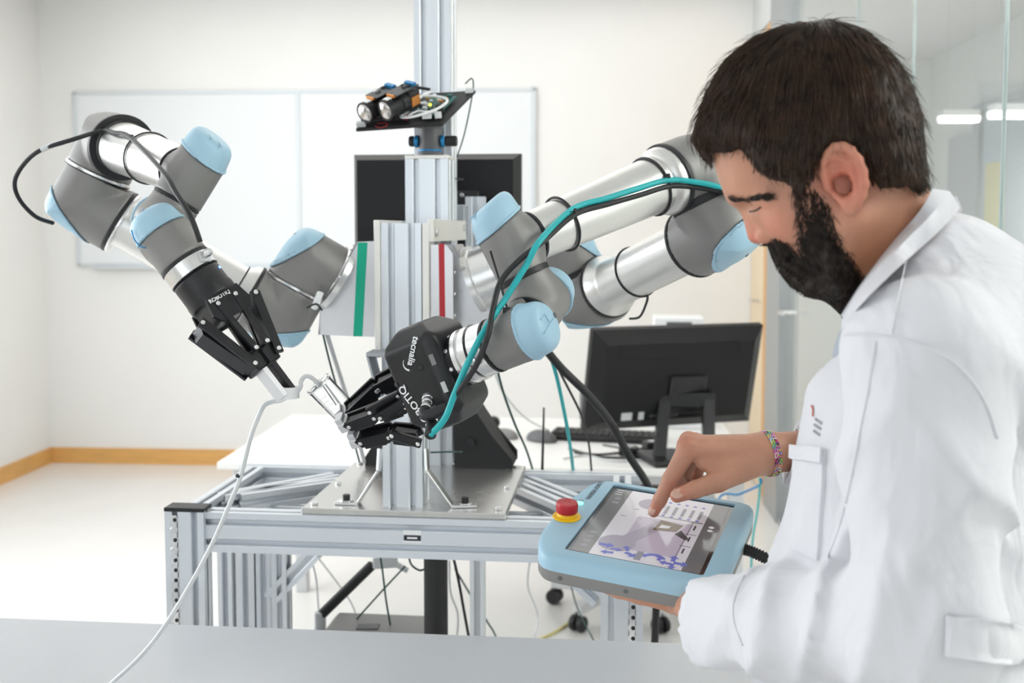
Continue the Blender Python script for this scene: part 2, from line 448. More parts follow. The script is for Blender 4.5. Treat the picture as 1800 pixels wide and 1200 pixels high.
for k, (px0, px1, py) in enumerate([(1655, 1719, 208), (1744, 1830, 200)]):
    Yl = 6.6 if k == 0 else 5.6
    a, b = P(px0, py, Yl), P(px1, py, Yl)
    t = thing('corridor_lamp', ['short linear ceiling lamp hanging in the corridor beside the grey door frame', 'long linear ceiling lamp hanging in the corridor above the corridor door'][k], 'lamp', (a + b) / 2)
    MB().box((a + b) / 2 + A3(0, 0, .03), (np.linalg.norm(b - a) / 2, .05, .02), None, .004).build('housing', 'white_plastic', t)
    MB().box((a + b) / 2, (np.linalg.norm(b - a) / 2, .045, .012)).build('diffuser', 'lamp_diffuser', t)
    area_light('corridor_lamp_glow', (a + b) / 2 - A3(0, 0, .02), (a + b) / 2 - A3(0, 0, 1), np.linalg.norm(b - a), .09, 14, (1.0, 0.98, 0.95))
    for q in (.15, .85):
        p = a + (b - a) * q
        MB().cyl(p + A3(0, 0, .05), A3(p[0], p[1], ZC), .002, n=6).build('suspension_wire', 'light_grey', t)

# whiteboard on the back wall, two panels
def bw(px, py): return PPL(px, py, room(0, YB, 0), RV)
wl, wr = float(bw(139, 300) @ RU), float(bw(937, 300) @ RU); wm = float(bw(527, 300) @ RU)
wt, wbz = bw(500, 163)[2], bw(500, 464)[2]
wbt = thing('whiteboard', 'large white double whiteboard hanging on the back wall', 'whiteboard', room((wl + wr) / 2, YB, wbz))
rbox(MB(), wl, wm, YB - .018, YB - .004, wbz, wt).build('board_panel', 'whiteboard_face', wbt)
rbox(MB(), wm, wr, YB - .018, YB - .004, wbz, wt).build('board_panel', 'whiteboard_face', wbt)
for b in [(wl - .02, wl + .01, wbz - .02, wt + .02), (wr - .01, wr + .02, wbz - .02, wt + .02), (wm - .012, wm + .012, wbz, wt)]:
    rbox(MB(), b[0], b[1], YB - .026, YB, b[2], b[3], .003).build('frame_bar', 'whiteboard_frame', wbt)
for z0, z1 in [(wt - .006, wt + .016), (wbz - .016, wbz + .006)]:
    rbox(MB(), wl - .02, wr + .02, YB - .026, YB, z0, z1, .003).build('frame_bar', 'whiteboard_frame', wbt)
rbox(MB(), wl + .1, wr - .1, YB - .07, YB - .02, wbz - .03, wbz - .016, .003).build('pen_tray', 'whiteboard_frame', wbt)

# ================================================================== desk and what stands on it
DZ = .75
d0 = PZ(381, 812, DZ); dx0, dy0 = float(d0 @ RU), float(d0 @ RV)
d1 = PZ(1345, 846, DZ); dx1 = float(d1 @ RU)
dy1 = dy0 + .94
desk = thing('white_desk', 'long white desk behind the robot stand carrying the big black monitor', 'desk', room((dx0 + dx1) / 2, (dy0 + dy1) / 2, 0))
rbox(MB(), dx0, dx1, dy0, dy1, DZ - .026, DZ, .003).build('desk_top', 'desk_white', desk)
for x in (dx0 + .06, dx1 - .06):
    for y in (dy0 + .08, dy1 - .08):
        rbox(MB(), x - .025, x + .025, y - .025, y + .025, 0, DZ - .026, .003).build('leg', 'light_grey', desk)
rbox(MB(), dx0 + .06, dx1 - .06, dy1 - .09, dy1 - .07, DZ - .09, DZ - .03).build('cross_rail', 'light_grey', desk)
rbox(MB(), dx0 + .06, dx1 - .06, dy0 + .07, dy0 + .09, DZ - .07, DZ - .03).build('cross_rail', 'light_grey', desk)

def rotz(a): c, s = math.cos(a), math.sin(a); return np.array([[c, -s, 0], [s, c, 0], [0, 0, 1.0]])
def rotx(a): c, s = math.cos(a), math.sin(a); return np.array([[1.0, 0, 0], [0, c, -s], [0, s, c]])
def monitor(name, label, cpos, R, w, h, base_z, big):
    ins = .045 if big else .016
    """cpos: panel centre; local x = width, y = towards the screen side (away from camera), z = up"""
    g = lambda x, y, z: cpos + R @ A3(x, y, z)
    fl = cpos - R[:, 1] * .1
    t = thing(name, label, 'monitor', A3(fl[0], fl[1], base_z))
    m = MB()   # rear shell: frustum from the bezel to a flatter back
    o = [g(sx * w / 2, .012, sz * h / 2) for sx in (-1, 1) for sz in (-1, 1)] + [g(sx * w / 2, -.004, sz * h / 2) for sx in (-1, 1) for sz in (-1, 1)]
    i = [g(sx * (w / 2 - ins), -.042, sz * (h / 2 - ins)) for sx in (-1, 1) for sz in (-1, 1)]
    m.hull(o + i); m.build('rear_shell', 'monitor_black', t)
    MB().box(g(0, .018, 0), (w / 2 + .001, .006, h / 2 + .001), R, .002).build('bezel', 'monitor_black' if big else 'light_grey', t)
    MB().box(g(0, .0245, 0), (w / 2 - .016, .001, h / 2 - .016), R).build('screen', 'black_gloss', t)
    return t, g
Rm = rotz(math.radians(17)) @ rotx(math.radians(14))
mc = P(1184, 662, 3.72)
mon, g = monitor('computer_monitor', 'big black monitor seen from behind on the white desk', mc, Rm, .655, .375, DZ, True)
vt = MB()
for k in range(46):
    vt.box(g(-.235 + k * .0104, -.0425, .118), (.003, .0016, .020), Rm)
vt.build('vent_slots', 'matt_black', mon)
st = MB(); sp = g(.035, -.05, -.07)
sb = A3(sp[0] - .015, sp[1] - .10, DZ)
for s in (-1, 1):
    st.hull([sp + A3(s * .078 + e, f, q) for e in (-.02, .02) for f in (-.02, .02) for q in (0, .01)] + [A3(sp[0] - .02 + s * .085 + e, sp[1] - .085 + f, DZ + .02) for e in (-.02, .02) for f in (-.02, .02)])
st.box(sp + A3(0, 0, -.0), (.1, .022, .026), None, .006)
st.build('stand', 'black_plastic', mon)
MB().box(sb + A3(0, .03, .011), (.15, .1, .011), rotz(.25), .006).build('stand_foot', 'black_plastic', mon)
MB().box(g(.035, -.048, -.05), (.07, .008, .07), Rm, .003).build('mount_block', 'black_plastic', mon)
for x, w_ in ((-.185, .020), (-.13, .010)):
    MB().box(g(x, -.0435, -.125), (w_, .001, .014), Rm).build('port_label', 'light_grey', mon)
for k in range(7):
    MB().box(g(-.09 + k * .016, -.0435, -.128), (.006, .001, .005), Rm).build('port', 'dark_grey', mon)

# keyboard, mice, webcam, adapters and loose leads
kb = PZ(1068, 772, DZ)
key = thing('keyboard', 'black keyboard lying flat in front of the big monitor', 'keyboard', kb)
Rk = rotz(math.radians(-14))
MB().box(kb + A3(0, 0, .012), (.21, .07, .010), Rk, .004).build('key_tray', 'black_plastic', key)
km = MB()
for r_ in range(5):
    for c_ in range(17):
        km.box(kb + A3(0, 0, .0255) + Rk @ A3(-.2 + c_ * .025, -.05 + r_ * .025, 0), (.0105, .0105, .0035), Rk)
km.build('keycaps', 'matt_black', key)['kind'] = 'stuff'
def mouse(name, px, py, ang, label, mname, s=1.0):
    p = PZ(px, py, DZ); t = thing(name, label, 'mouse', p); R = rotz(ang)
    f = s_int(.006, s_ell(p + A3(0, 0, .006), (.034 * s, .058 * s, .033 * s), R), s_half(p + A3(0, 0, .001), (0, 0, -1)))
    iso('body', f, p - .07 * s, p + .07 * s, .004, mname, t)
    MB().cyl(p + R @ A3(0, .03 * s, .026), p + R @ A3(0, .03 * s, .036), .004, n=10).build('scroll_wheel', 'mid_grey', t)
    return p
mp = mouse('computer_mouse', 952, 775, .9, 'dark grey computer mouse beside the keyboard', 'dark_grey', 1.15)
mp2 = mouse('computer_mouse', 886, 770, 1.2, 'slate grey computer mouse below the round webcam', 'mid_grey', 1.0)
wp = PZ(868, 768, DZ)
wc = thing('webcam', 'small black ball webcam on a round foot on the desk', 'webcam', wp)
MB().cyl(wp, wp + A3(0, 0, .012), .035, .028, 20, .003).build('foot', 'matt_black', wc, 40)
MB().cyl(wp + A3(0, 0, .01), wp + A3(0, 0, .04), .009, n=10).build('neck', 'matt_black', wc, 40)
MB().ball(wp + A3(0, 0, .058), .025).build('ball', 'black_plastic', wc, 1)
MB().cyl(wp + A3(0, .02, .06), wp + A3(0, .028, .06), .01, n=12).build('lens', 'black_gloss', wc)
for k, (px, py, w_, a) in enumerate([(1150, 790, .04, .3), (1105, 800, .03, -.4)]):
    p = PZ(px, py, DZ)
    t = thing('power_adapter', ['black power adapter brick among the leads on the desk', 'smaller black plug adapter near the monitor stand'][k], 'adapter', p)
    MB().box(p + A3(0, 0, .016), (w_, .028, .016), rotz(a), .005).build('brick', 'black_plastic', t)
    MB().box(p + A3(0, 0, .0325), (w_ * .5, .014, .0008), rotz(a)).build('rating_label', 'light_grey', t)
def desk_lead(name, label, pix, r, mname, z=DZ):
    pts = [PZ(a, b, z) + A3(0, 0, r) for a, b in pix]
    o = MB().tube(spline(pts, 8), r, 8).build(name, mname, None, 1); tag(o, label, 'cable'); return o
desk_lead('desk_lead', 'thick black lead curling below the keyboard on the white desk', [(1000, 790), (1040, 800), (1090, 797), (1130, 790), (1150, 800), (1120, 806), (1060, 805), (1010, 797)], .004, 'rubber')
desk_lead('desk_lead', 'thin grey lead looping on the white desk under the monitor', [(990, 808), (1030, 802), (1080, 812), (1140, 808), (1170, 800), (1200, 806)], .0035, 'light_grey')
desk_lead('desk_lead', 'thin black lead running from the monitor stand along the desk', [(1060, 783), (1100, 790), (1140, 797), (1180, 790), (1230, 797), (1280, 790)], .003, 'rubber')
pts = [PZ(905, 772, DZ) + A3(0, 0, .02), PZ(912, 760, DZ) + A3(0, 0, .01), PZ(935, 752, DZ) + A3(0, 0, .004), PZ(960, 752, DZ) + A3(0, 0, .004)]
# swivel chair pulled up behind the desk
cp = PZ(1085, 1075, 0.0)
ch = thing('swivel_chair', 'dark swivel chair on castors behind the white desk', 'chair', cp)
for k in range(5):
    a = 2 * math.pi * k / 5 + .25; d = A3(math.cos(a), math.sin(a), 0)
    MB().hull([cp + d * .04 + A3(-d[1], d[0], 0) * s * .025 + A3(0, 0, z) for s in (-1, 1) for z in (.08, .14)] + [cp + d * .28 + A3(-d[1], d[0], 0) * s * .018 + A3(0, 0, z) for s in (-1, 1) for z in (.07, .10)]).build('base_arm', 'light_grey', ch)
    q = cp + d * .27
    w_ = MB()
    for s in (-1, 1):
        w_.cyl(q + A3(-d[1], d[0], 0) * s * .008 + A3(0, 0, .032), q + A3(-d[1], d[0], 0) * s * .028 + A3(0, 0, .032), .032, n=18, bv=.004)
    w_.cyl(q + A3(0, 0, .03), q + A3(0, 0, .08), .012, n=10)
    w_.build('castor', 'black_plastic', ch, 40)
MB().cyl(cp + A3(0, 0, .1), cp + A3(0, 0, .42), .028, n=16).build('gas_column', 'matt_black', ch, 40)
iso('seat', s_box(cp + A3(.0, 0, .46), (.23, .23, .045), None, .035), cp + A3(-.3, -.3, .38), cp + A3(.3, .3, .54), .012, 'dark_grey', ch)
iso('backrest', s_box(cp + A3(.06, .24, .72), (.2, .03, .17), rotx(-.12), .028), cp + A3(-.25, .1, .5), cp + A3(.35, .36, .95), .012, 'dark_grey', ch)
MB().tube(spline([cp + A3(.03, .1, .41), cp + A3(.04, .27, .45), cp + A3(.06, .28, .6)], 6), .018, 8).build('back_support', 'matt_black', ch, 1)
# printed papers / box behind the monitor
pb = PZ(1194, 752, DZ)
bxp = pb + A3(.0, .06, 0)
t = thing('storage_box', 'white box with a dark slot standing behind the big monitor', 'box', bxp)
MB().box(bxp + A3(0, 0, .225), (.10, .08, .225), rotz(-.1), .004).build('carton', 'white_plastic', t)
MB().box(bxp + rotz(-.1) @ A3(0, -.0805, .425), (.05, .001, .008), rotz(-.1)).build('slot', 'dark_grey', t)
# ================================================================== robot stand of aluminium profiles
FA = math.radians(6.0)
FU = A3(math.cos(FA), -math.sin(FA), 0); FV = A3(math.sin(FA), math.cos(FA), 0); UP = A3(0, 0, 1)
FR = np.stack([FU, FV, UP], 1)
colf = P(708, 891, 2.05)                       # foot of the front column, centre of its front face
ZP = float(colf[2]); ZB = ZP - .012            # plate top, frame top
def fr(u, v, z): return FU * u + FV * v + UP * z
U0, V0 = float(colf @ FU), float(colf @ FV)
def prof_poly(w, h, slot=.0108, dep=.0165, mod=.04):
    pts = []
    def side(L, k, tr):
        n = max(1, round(L / mod)); q = [(-L / 2, 0)]
        for i in range(n):
            c = -L / 2 + L / n * (i + .5); s = slot / 2
            q += [(c - s - .002, 0), (c - s, .002), (c - s, dep), (c + s, dep), (c + s, .002), (c + s + .002, 0)]
        return [tr(*p) for p in q]
    pts += side(w, 0, lambda t, d: (t, -h / 2 + d)); pts += side(h, 1, lambda t, d: (w / 2 - d, t))
    pts += side(w, 2, lambda t, d: (-t, h / 2 - d)); pts += side(h, 3, lambda t, d: (-w / 2 + d, -t))
    return pts
def profile(name, a, b, w, h, parent, xref, mname='alu'):
    """aluminium extrusion from a to b; w along xref"""
    z = nrm(np.asarray(b) - a); x = orth(xref, z); y = np.cross(z, x)
    return MB().prism(prof_poly(w, h), a, x, y, z, 0, np.linalg.norm(np.asarray(b) - a)).build(name, mname, parent)
def fp(px, py, v): return PPL(px, py, FV * v, FV)            # pixel on the stand's vertical plane at depth v
def fuz(px, py, v): q = fp(px, py, v); return float(q @ FU), float(q[2])
def bolt(parent, p, ax, r=.006, h=.005, mname='bolt_steel', name='bolt'):
    return MB().cyl(p, np.asarray(p) + nrm(ax) * h, r, n=12, bv=.0008).build(name, mname, parent, 40)

vf = V0 - .035                                  # front face of the front beam
vback = float(PZ(440, 820, ZB) @ FV)            # rear rail
uL0 = fuz(290, 950, vf - .01)[0]; uL1 = uL0 + .08
uR1 = fuz(1130, 1080, vf - .01)[0]; uR0 = uR1 - .08
stand = thing('robot_stand', 'robot stand of grooved aluminium profiles with a central column', 'stand', fr((uL0 + uR1) / 2, (vf + vback) / 2, 0))
# posts
for u in (uL0 + .04, uR0 + .04):
    profile('post', fr(u, vf + .01, 0), fr(u, vf + .01, ZB + .002), .08, .04, stand, FU)
    MB().box(fr(u, vf + .01, ZB + .006), (.041, .021, .004), FR, .001).build('post_cap', 'black_plastic', stand)
for u in (uL0 + .04, uR0 + .04):
    profile('post', fr(u, vback + .02, 0), fr(u, vback + .02, ZB - .04), .08, .04, stand, FU)
for (px0, px1, v) in ((388, 413, vback - .06), (420, 452, vback - .12), (455, 480, vback - .12), (828, 852, vback - .1), (482, 508, vback - .15)):
    a, b = fuz(px0, 1000, v)[0], fuz(px1, 1000, v)[0]
    profile('inner_post', fr((a + b) / 2, v, 0), fr((a + b) / 2, v, ZB - .08), b - a, .04, stand, FU)
# perforated strips with bolts in the posts' front slots
for u in (uL0 + .02, uR0 + .06):
    m = MB(); hol = MB()
    for k in range(30):
        z = ZB - .014 - k * .0203
        m.cyl(fr(u, vf - .0115, z), fr(u, vf - .0085, z), .0078, n=12)
        (hol if k not in (1, 3) else MB()).cyl(fr(u + .002, vf - .0122, z), fr(u + .002, vf - .0110, z), .0042, n=10)
        if k in (1, 3): bolt(stand, fr(u, vf - .0115, z), -FV, .0072, .004)
    m.box(fr(u, vf - .010, ZB - .31), (.0052, .001, .305), FR)
    m.build('perforated_strip', 'alu_polished', stand); hol.build('strip_holes', 'matt_black', stand)['kind'] = 'stuff'
# beams
profile('beam', fr(uL1, vf + .02, ZB - .04), fr(uR0, vf + .02, ZB - .04), .04, .08, stand, FV)
profile('beam', fr(uL0, vback + .02, ZB - .02), fr(uR1, vback + .02, ZB - .02), .04, .04, stand, FV)
profile('beam', fr(uL0 + .04, vf + .03, ZB - .02), fr(uL0 + .04, vback, ZB - .02), .04, .04, stand, FU)
profile('beam', fr(uR0 + .04, vf + .03, ZB - .02), fr(uR0 + .04, vback, ZB - .02), .04, .04, stand, FU)
profile('beam', fr(uL0 + .06, vf + .2, ZB - .06), fr(uR1 - .06, vf + .2, ZB - .06), .04, .04, stand, FV)
for (x0, y0, x1, y1) in ((388, 868, 590, 832), (1010, 893, 905, 848), (420, 866, 620, 838), (1030, 880, 920, 836)):
    a, b = PZ(x0, y0, ZB - .005), PZ(x1, y1, ZB - .005)
    profile('diagonal_brace', a - UP * .02, b - UP * .02, .04, .04, stand, np.cross(UP, b - a))
# braces under the beam at the left and right posts
va = vback - .15
u1, z1 = fuz(478, 1050, va); u2, z2 = fuz(556, 968, va)
profile('knee_brace', fr(u1, va, z1), fr(u2, va, z2), .035, .035, stand, FV)
u1, z1 = fuz(1052, 1050, vf + .05); u2, z2 = fuz(985, 985, vf + .05)
profile('knee_brace', fr(u1, vf + .05, z1), fr(u2, vf + .05, z2), .035, .035, stand, FV)
# maker's label on the beam
u1, z1 = fuz(709, 934, vf); u2, z2 = fuz(741, 946, vf)
MB().box(fr((u1 + u2) / 2, vf - .0008, (z1 + z2) / 2 - .003), ((u2 - u1) / 2, .0006, .0125), FR).build('label_plate', 'white_plastic', stand)
lb = MB().box(fr((u1 + u2) / 2, vf - .0016, (z1 + z2) / 2 - .0055), ((u2 - u1) / 2 - .001, .0003, .0055), FR).build('label_strip', 'label_black', stand)
for q, w_ in ((-.0055, .0045), (.0045, .0052)):
    MB().box(fr((u1 + u2) / 2 + q, vf - .0021, (z1 + z2) / 2 - .0055), (w_, .0002, .0018), FR).build('label_print', 'white_print', stand)
# base plate
pu0 = float(PZ(529, 893, ZP) @ FU); pu1 = float(PZ(889, 903, ZP) @ FU)
pv0 = float(PZ(710, 898, ZP) @ FV); pv1 = float(PZ(770, 815, ZP) @ FV)
MB().box(fr((pu0 + pu1) / 2, (pv0 + pv1) / 2, ZP - .006), ((pu1 - pu0) / 2, (pv1 - pv0) / 2, .006), FR, .0015).build('base_plate', 'plate_steel', stand)
for u in (pu0 + .018, pu1 - .018):
    for v in (pv0 + .03, pv1 - .02):
        bolt(stand, fr(u, v, ZP), UP, .0075, .005)
bolt(stand, fr(pu0 + .02, pv0 + .2, ZP), UP); bolt(stand, fr(pu1 - .02, pv0 + .2, ZP), UP)
# front column and the tall rear column
ZT = float(fp(700, 392, V0)[2])
profile('front_column', fr(U0, V0 + .04, ZP), fr(U0, V0 + .04, ZT), .08, .08, stand, FU)
VT = float(P(760, 60, 2.42) @ FV); UT = float(P(760, 60, 2.42) @ FU)
profile('rear_column', fr(UT, VT + .04, ZP), fr(UT, VT + .04, 2.25), .085, .085, stand, FU)
ve = V0 + .19
ue = fuz(750, 330, ve)[0]; ze0 = ZT; ze1 = fuz(750, 279, ve)[1]
profile('camera_column', fr(ue, ve + .045, ze0), fr(ue, ve + .045, ze1), .092, .092, stand, FU)
MB().box(fr(ue, ve + .045, ze1 + .004), (.046, .046, .004), FR, .001).build('column_cap', 'alu_cream', stand)
# side plates that tie the two columns together
ul = U0 - .046; ur = U0 + .047
zpl = fuz(755, 425, V0)[1]
m = MB().box(fr(ul, (V0 + VT) / 2 + .02, (ZT + ZP + .30) / 2 + .002), (.0055, (VT - V0) / 2 + .03, (ZT - ZP - .30) / 2 + .004), FR, .001)
m.build('side_plate', 'alu_cream', stand)
MB().box(fr(ur + .001, V0 + .03, (ZT + ZP + .30) / 2), (.0065, .03, (ZT - ZP - .30) / 2), FR, .001).build('side_plate', 'alu_cream', stand)
MB().box(fr(ur + .01, (V0 + VT) / 2 + .035, (ZT + zpl) / 2 + .004), (.006, (VT - V0) / 2 + .03, (ZT - zpl) / 2 + .004), FR, .001).build('tie_plate', 'alu_cream', stand)
MB().box(fr(U0 + .01, (V0 + VT) / 2 + .03, ZT - .004), (.05, (VT - V0) / 2 + .01, .003), FR).build('top_plate', 'alu_sheet', stand)
bolt(stand, fr(ur + .016, V0 + .03, (ZT + zpl) / 2), FU, .008, .005, 'bolt_steel'); bolt(stand, fr(ur + .016, VT + .02, (ZT + zpl) / 2 + .01), FU, .008, .006, 'bolt_steel')
# gussets of black plate behind the column
for s, u in ((1, UT + .05), (-1, UT - .05)):
    L = .135 if s > 0 else .11
    zt = .145
    pl = [(0, 0), (L, 0), (L, .02), (.03, zt), (0, zt)]
    MB().prism([(x * s, y) for x, y in pl], fr(u, VT - .015, ZP), FU, UP, FV, -.006, .006).build('gusset', 'matt_black', stand)
    MB().prism([(x * s, y) for x, y in pl], fr(u, VT + .09, ZP), FU, UP, FV, -.006, .006).build('gusset', 'matt_black', stand)
    MB().hull([fr(u + s * x, VT + v, ZP + z) for x, z in ((L, .004), (L - .012, .02), (.03, zt), (.042, zt)) for v in (-.022, .098)]).build('gusset_web', 'matt_black', stand)
bolt(stand, fr(UT + .09, VT - .021, ZP + .06), -FV, .01, .008, 'bolt_black')
# bent zinc feet at both sides of the front column
def foot(px_top, px_bend, px_foot0, px_foot1, vtop):
    pt = fp(*px_top, vtop); pbd = fp(*px_bend, vtop - .01); f0 = PZ(*px_foot0, ZP + .003); f1 = PZ(*px_foot1, ZP + .003)
    m = MB()
    for a, b in ((pt, pbd), (pbd, f0), (f0, f1)):
        d = nrm(b - a); x = nrm(np.cross(d, FV if abs(d @ FV) < .9 else UP)); y = np.cross(d, x)
        m.box((a + b) / 2, (.0025, .013, np.linalg.norm(b - a) / 2 + .002), np.stack([x, y, d], 1), .0008)
    m.build('column_foot', 'bolt_steel', stand)
    q = f0 + (f1 - f0) * .55
    MB().cyl(q + UP * .003, q + UP * .006, .014, n=20).build('washer', 'bolt_steel', stand, 40)
    MB().cyl(q + UP * .006, q + UP * .016, .0075, n=16, bv=.001).build('bolt', 'bolt_black', stand, 40)
foot((668, 790), (666, 826), (630, 883), (592, 882), V0 + .01)
foot((749, 790), (751, 826), (795, 888), (836, 887), V0 + .01)
# hollow cream bracket on the column left of the big gripper
hb0 = fuz(654, 620, V0 - .03); hb1 = fuz(690, 690, V0 - .03)
m = MB(); uu = (hb0[0] + .0, hb0[0] + .05); zz = hb0[1]
m.box(fr((uu[0] + uu[1]) / 2, V0 - .03, zz), (.03, .03, .004), FR, .001)
m.hull([fr(uu[0] + .0 + x, V0 - .03 + v, zz - .004 - z) for x, z in ((-.004, 0), (.0, 0), (.016, .08), (.02, .08)) for v in (-.03, .03)])
m.hull([fr(uu[1] + x, V0 - .03 + v, zz - .004 - z) for x, z in ((0, 0), (.004, 0), (.004, .08), (0, .08)) for v in (-.03, .03)])
m.build('hollow_bracket', 'alu_dark', stand)
# sheet-metal shoulders carrying the two arms
def sheet(pix, v, th, mname, name='shoulder_sheet'):
    q = [fuz(a, b, v) for a, b in pix]
    return MB().prism(q, FV * v, FU, UP, FV, 0, th).build(name, mname, stand)
vs = V0 + .012
shL = [(659, 424), (626, 425), (563, 540), (559, 588), (659, 592)]
sheet(shL, vs, .004, 'alu_sheet')
sheet(shL, vs + .15, .004, 'alu_sheet')
a = [fuz(x, y, vs) for x, y in ((626, 425), (563, 540), (559, 588), (659, 592))]
for i in range(3):
    (u1, z1), (u2, z2) = a[i], a[i + 1]
    MB().hull([fr(u + e, v, z) for u, z in ((u1, z1), (u2, z2)) for e in (0, .004) for v in (vs, vs + .154)]).build('shoulder_sheet', 'alu_sheet', stand)
shR = [(757, 430), (784, 430), (796, 446), (797, 592), (757, 592)]
sheet(shR, vs, .004, 'alu_sheet')
shR2 = [(757, 430), (797, 430), (872, 560), (872, 592), (757, 592)]
sheet(shR2, vs + .05, .004, 'alu_sheet'); sheet(shR2, vs + .17, .004, 'alu_sheet')
a = [fuz(x, y, vs + .05) for x, y in ((797, 430), (872, 560), (872, 592))]
for i in range(2):
    (u1, z1), (u2, z2) = a[i], a[i + 1]
    MB().hull([fr(u + e, v, z) for u, z in ((u1, z1), (u2, z2)) for e in (0, -.004) for v in (vs + .05, vs + .174)]).build('shoulder_sheet', 'alu_sheet', stand)
(u1, z1) = fuz(797, 452, vs)
for k in range(4):
    bolt(stand, fr(u1, vs + .008, z1 - .03 - k * .042), FU, .004, .003)
# coloured tape on the sheets
def tape(pix, mname):
    q = [fuz(a, b, vs) for a, b in pix]
    MB().prism(q, FV * vs, FU, UP, FV, -.0006, 0).build('tape_strip', mname, stand)
tape([(629, 426), (646, 426), (637, 591), (621, 591)], 'tape_green')
tape([(771, 428), (781, 428), (783, 589), (773, 589)], 'tape_red')
# dark pole and grey control unit under the stand
p0 = PZ(766, 1160, 0.0); p0 = fr(float(P(766, 1000, 2.25) @ FU), float(P(766, 1000, 2.25) @ FV), 0)
pole = thing('support_pole', 'thick black upright pole under the robot stand', 'pole', p0)
MB().cyl(p0 + UP * .02, A3(p0[0], p0[1], ZB - .04), .026, n=24).build('tube', 'matt_black', pole, 40)
MB().cyl(p0, p0 + UP * .02, .09, n=28, bv=.003).build('foot_plate', 'matt_black', pole, 40)
cz = .66
bx = P(668, 1106, 2.42); bz = float(bx[2])
cu = thing('control_unit', 'flat grey control unit on a shelf under the robot stand', 'device', A3(bx[0], bx[1], bz - .16))
MB().box(A3(bx[0], bx[1], bz - .07), (.125, .07, .085), FR, .012).build('case', 'mid_grey', cu)
MB().hull([A3(bx[0] - .02 + x, bx[1] - .05 + y, bz + z) for x, y, z in ((-.05, 0, -.04), (.05, 0, -.04), (-.04, .05, -.04), (.04, .05, -.04), (-.03, .01, .018), (.02, .01, .018), (-.03, .04, .018), (.02, .04, .018))]).build('handle_hump', 'dark_grey', cu)
MB().box(A3(bx[0], bx[1], bz - .165), (.2, .1, .008), FR, .001).build('shelf', 'alu_sheet', cu)
a, b = P(563, 1082, 2.5), P(655, 992, 2.5)
bar = thing('tilted_strut', 'slanting black strut with grey end joint under the stand', 'strut', A3(a[0], a[1], a[2] - .03))
MB().cyl(a, b, .0125, n=16, bv=.002).build('tube', 'matt_black', bar, 40)
MB().cyl(a - UP * .045, a + UP * .012, .014, n=14, bv=.003).build('end_joint', 'light_grey', bar, 40)
m = MB().box(b + A3(.03, 0, .008), (.03, .014, .014), rotz(.2), .003); m.cyl(b + A3(.05, 0, .005), b + A3(.085, 0, -.015), .007, n=10); m.build('clamp', 'light_grey', bar)
# profile-mounted screen behind the columns
Rc = FR
mc2 = P(769, 366, 2.66)
mon2, g2 = monitor('rear_screen', 'small black screen mounted behind the tall aluminium column', mc2, Rc, .424, .27, float(mc2[2]) - .135, False)
MB().box(g2(.065, -.06, -.01), (.05, .018, .05), Rc, .002).build('mount_plate', 'matt_black', mon2)
for q in ((.075, .03), (.075, -.03)): bolt(mon2, g2(q[0], -.078, q[1]), -FV, .005, .003)
profile('arm_profile', g2(.108, -.075, -.16), g2(.108, -.075, .026), .046, .04, mon2, FU)
MB().box(fr(UT, (VT + .08 + float(mc2 @ FV) - .04) / 2, float(mc2[2]) - .03), (.06, (float(mc2 @ FV) - .038 - VT - .082) / 2, .035), Rc, .002).build('mount_arm', 'alu_dark', mon2)
# ================================================================== robot arms
def ring(parent, c, ax, r, h, mname, name='seal_ring', bv=.0008, n=40):
    ax = nrm(ax); return MB().cyl(np.asarray(c) - ax * h / 2, np.asarray(c) + ax * h / 2, r, n=n, bv=bv).build(name, mname, parent, 40)
def cap_detail(cap, c, n, t, r):
    """recessed screw and raised panel lines on a blue cap: c centre of its face, n normal, t in-face direction"""
    t = orth(t, n); s = np.cross(n, t)
    MB().cyl(c + t * r * .62 - n * .004, c + t * r * .62 + n * .0012, .0042, n=12, bv=.0005).build('screw_socket', 'dark_grey', cap, 40)
    m = MB()
    m.box(c - t * r * .2, (r * .55, .0008, .0016), np.stack([t, s, n], 1))
    m.box(c - t * r * .25 + s * r * .42, (r * .22, .0008, .0014), np.stack([t, s, n], 1))
    m.box(c - t * r * .03 + s * r * .24, (.0008, r * .18, .0014), np.stack([t, s, n], 1))
    m.build('panel_ridge', 'ur_blue', cap)
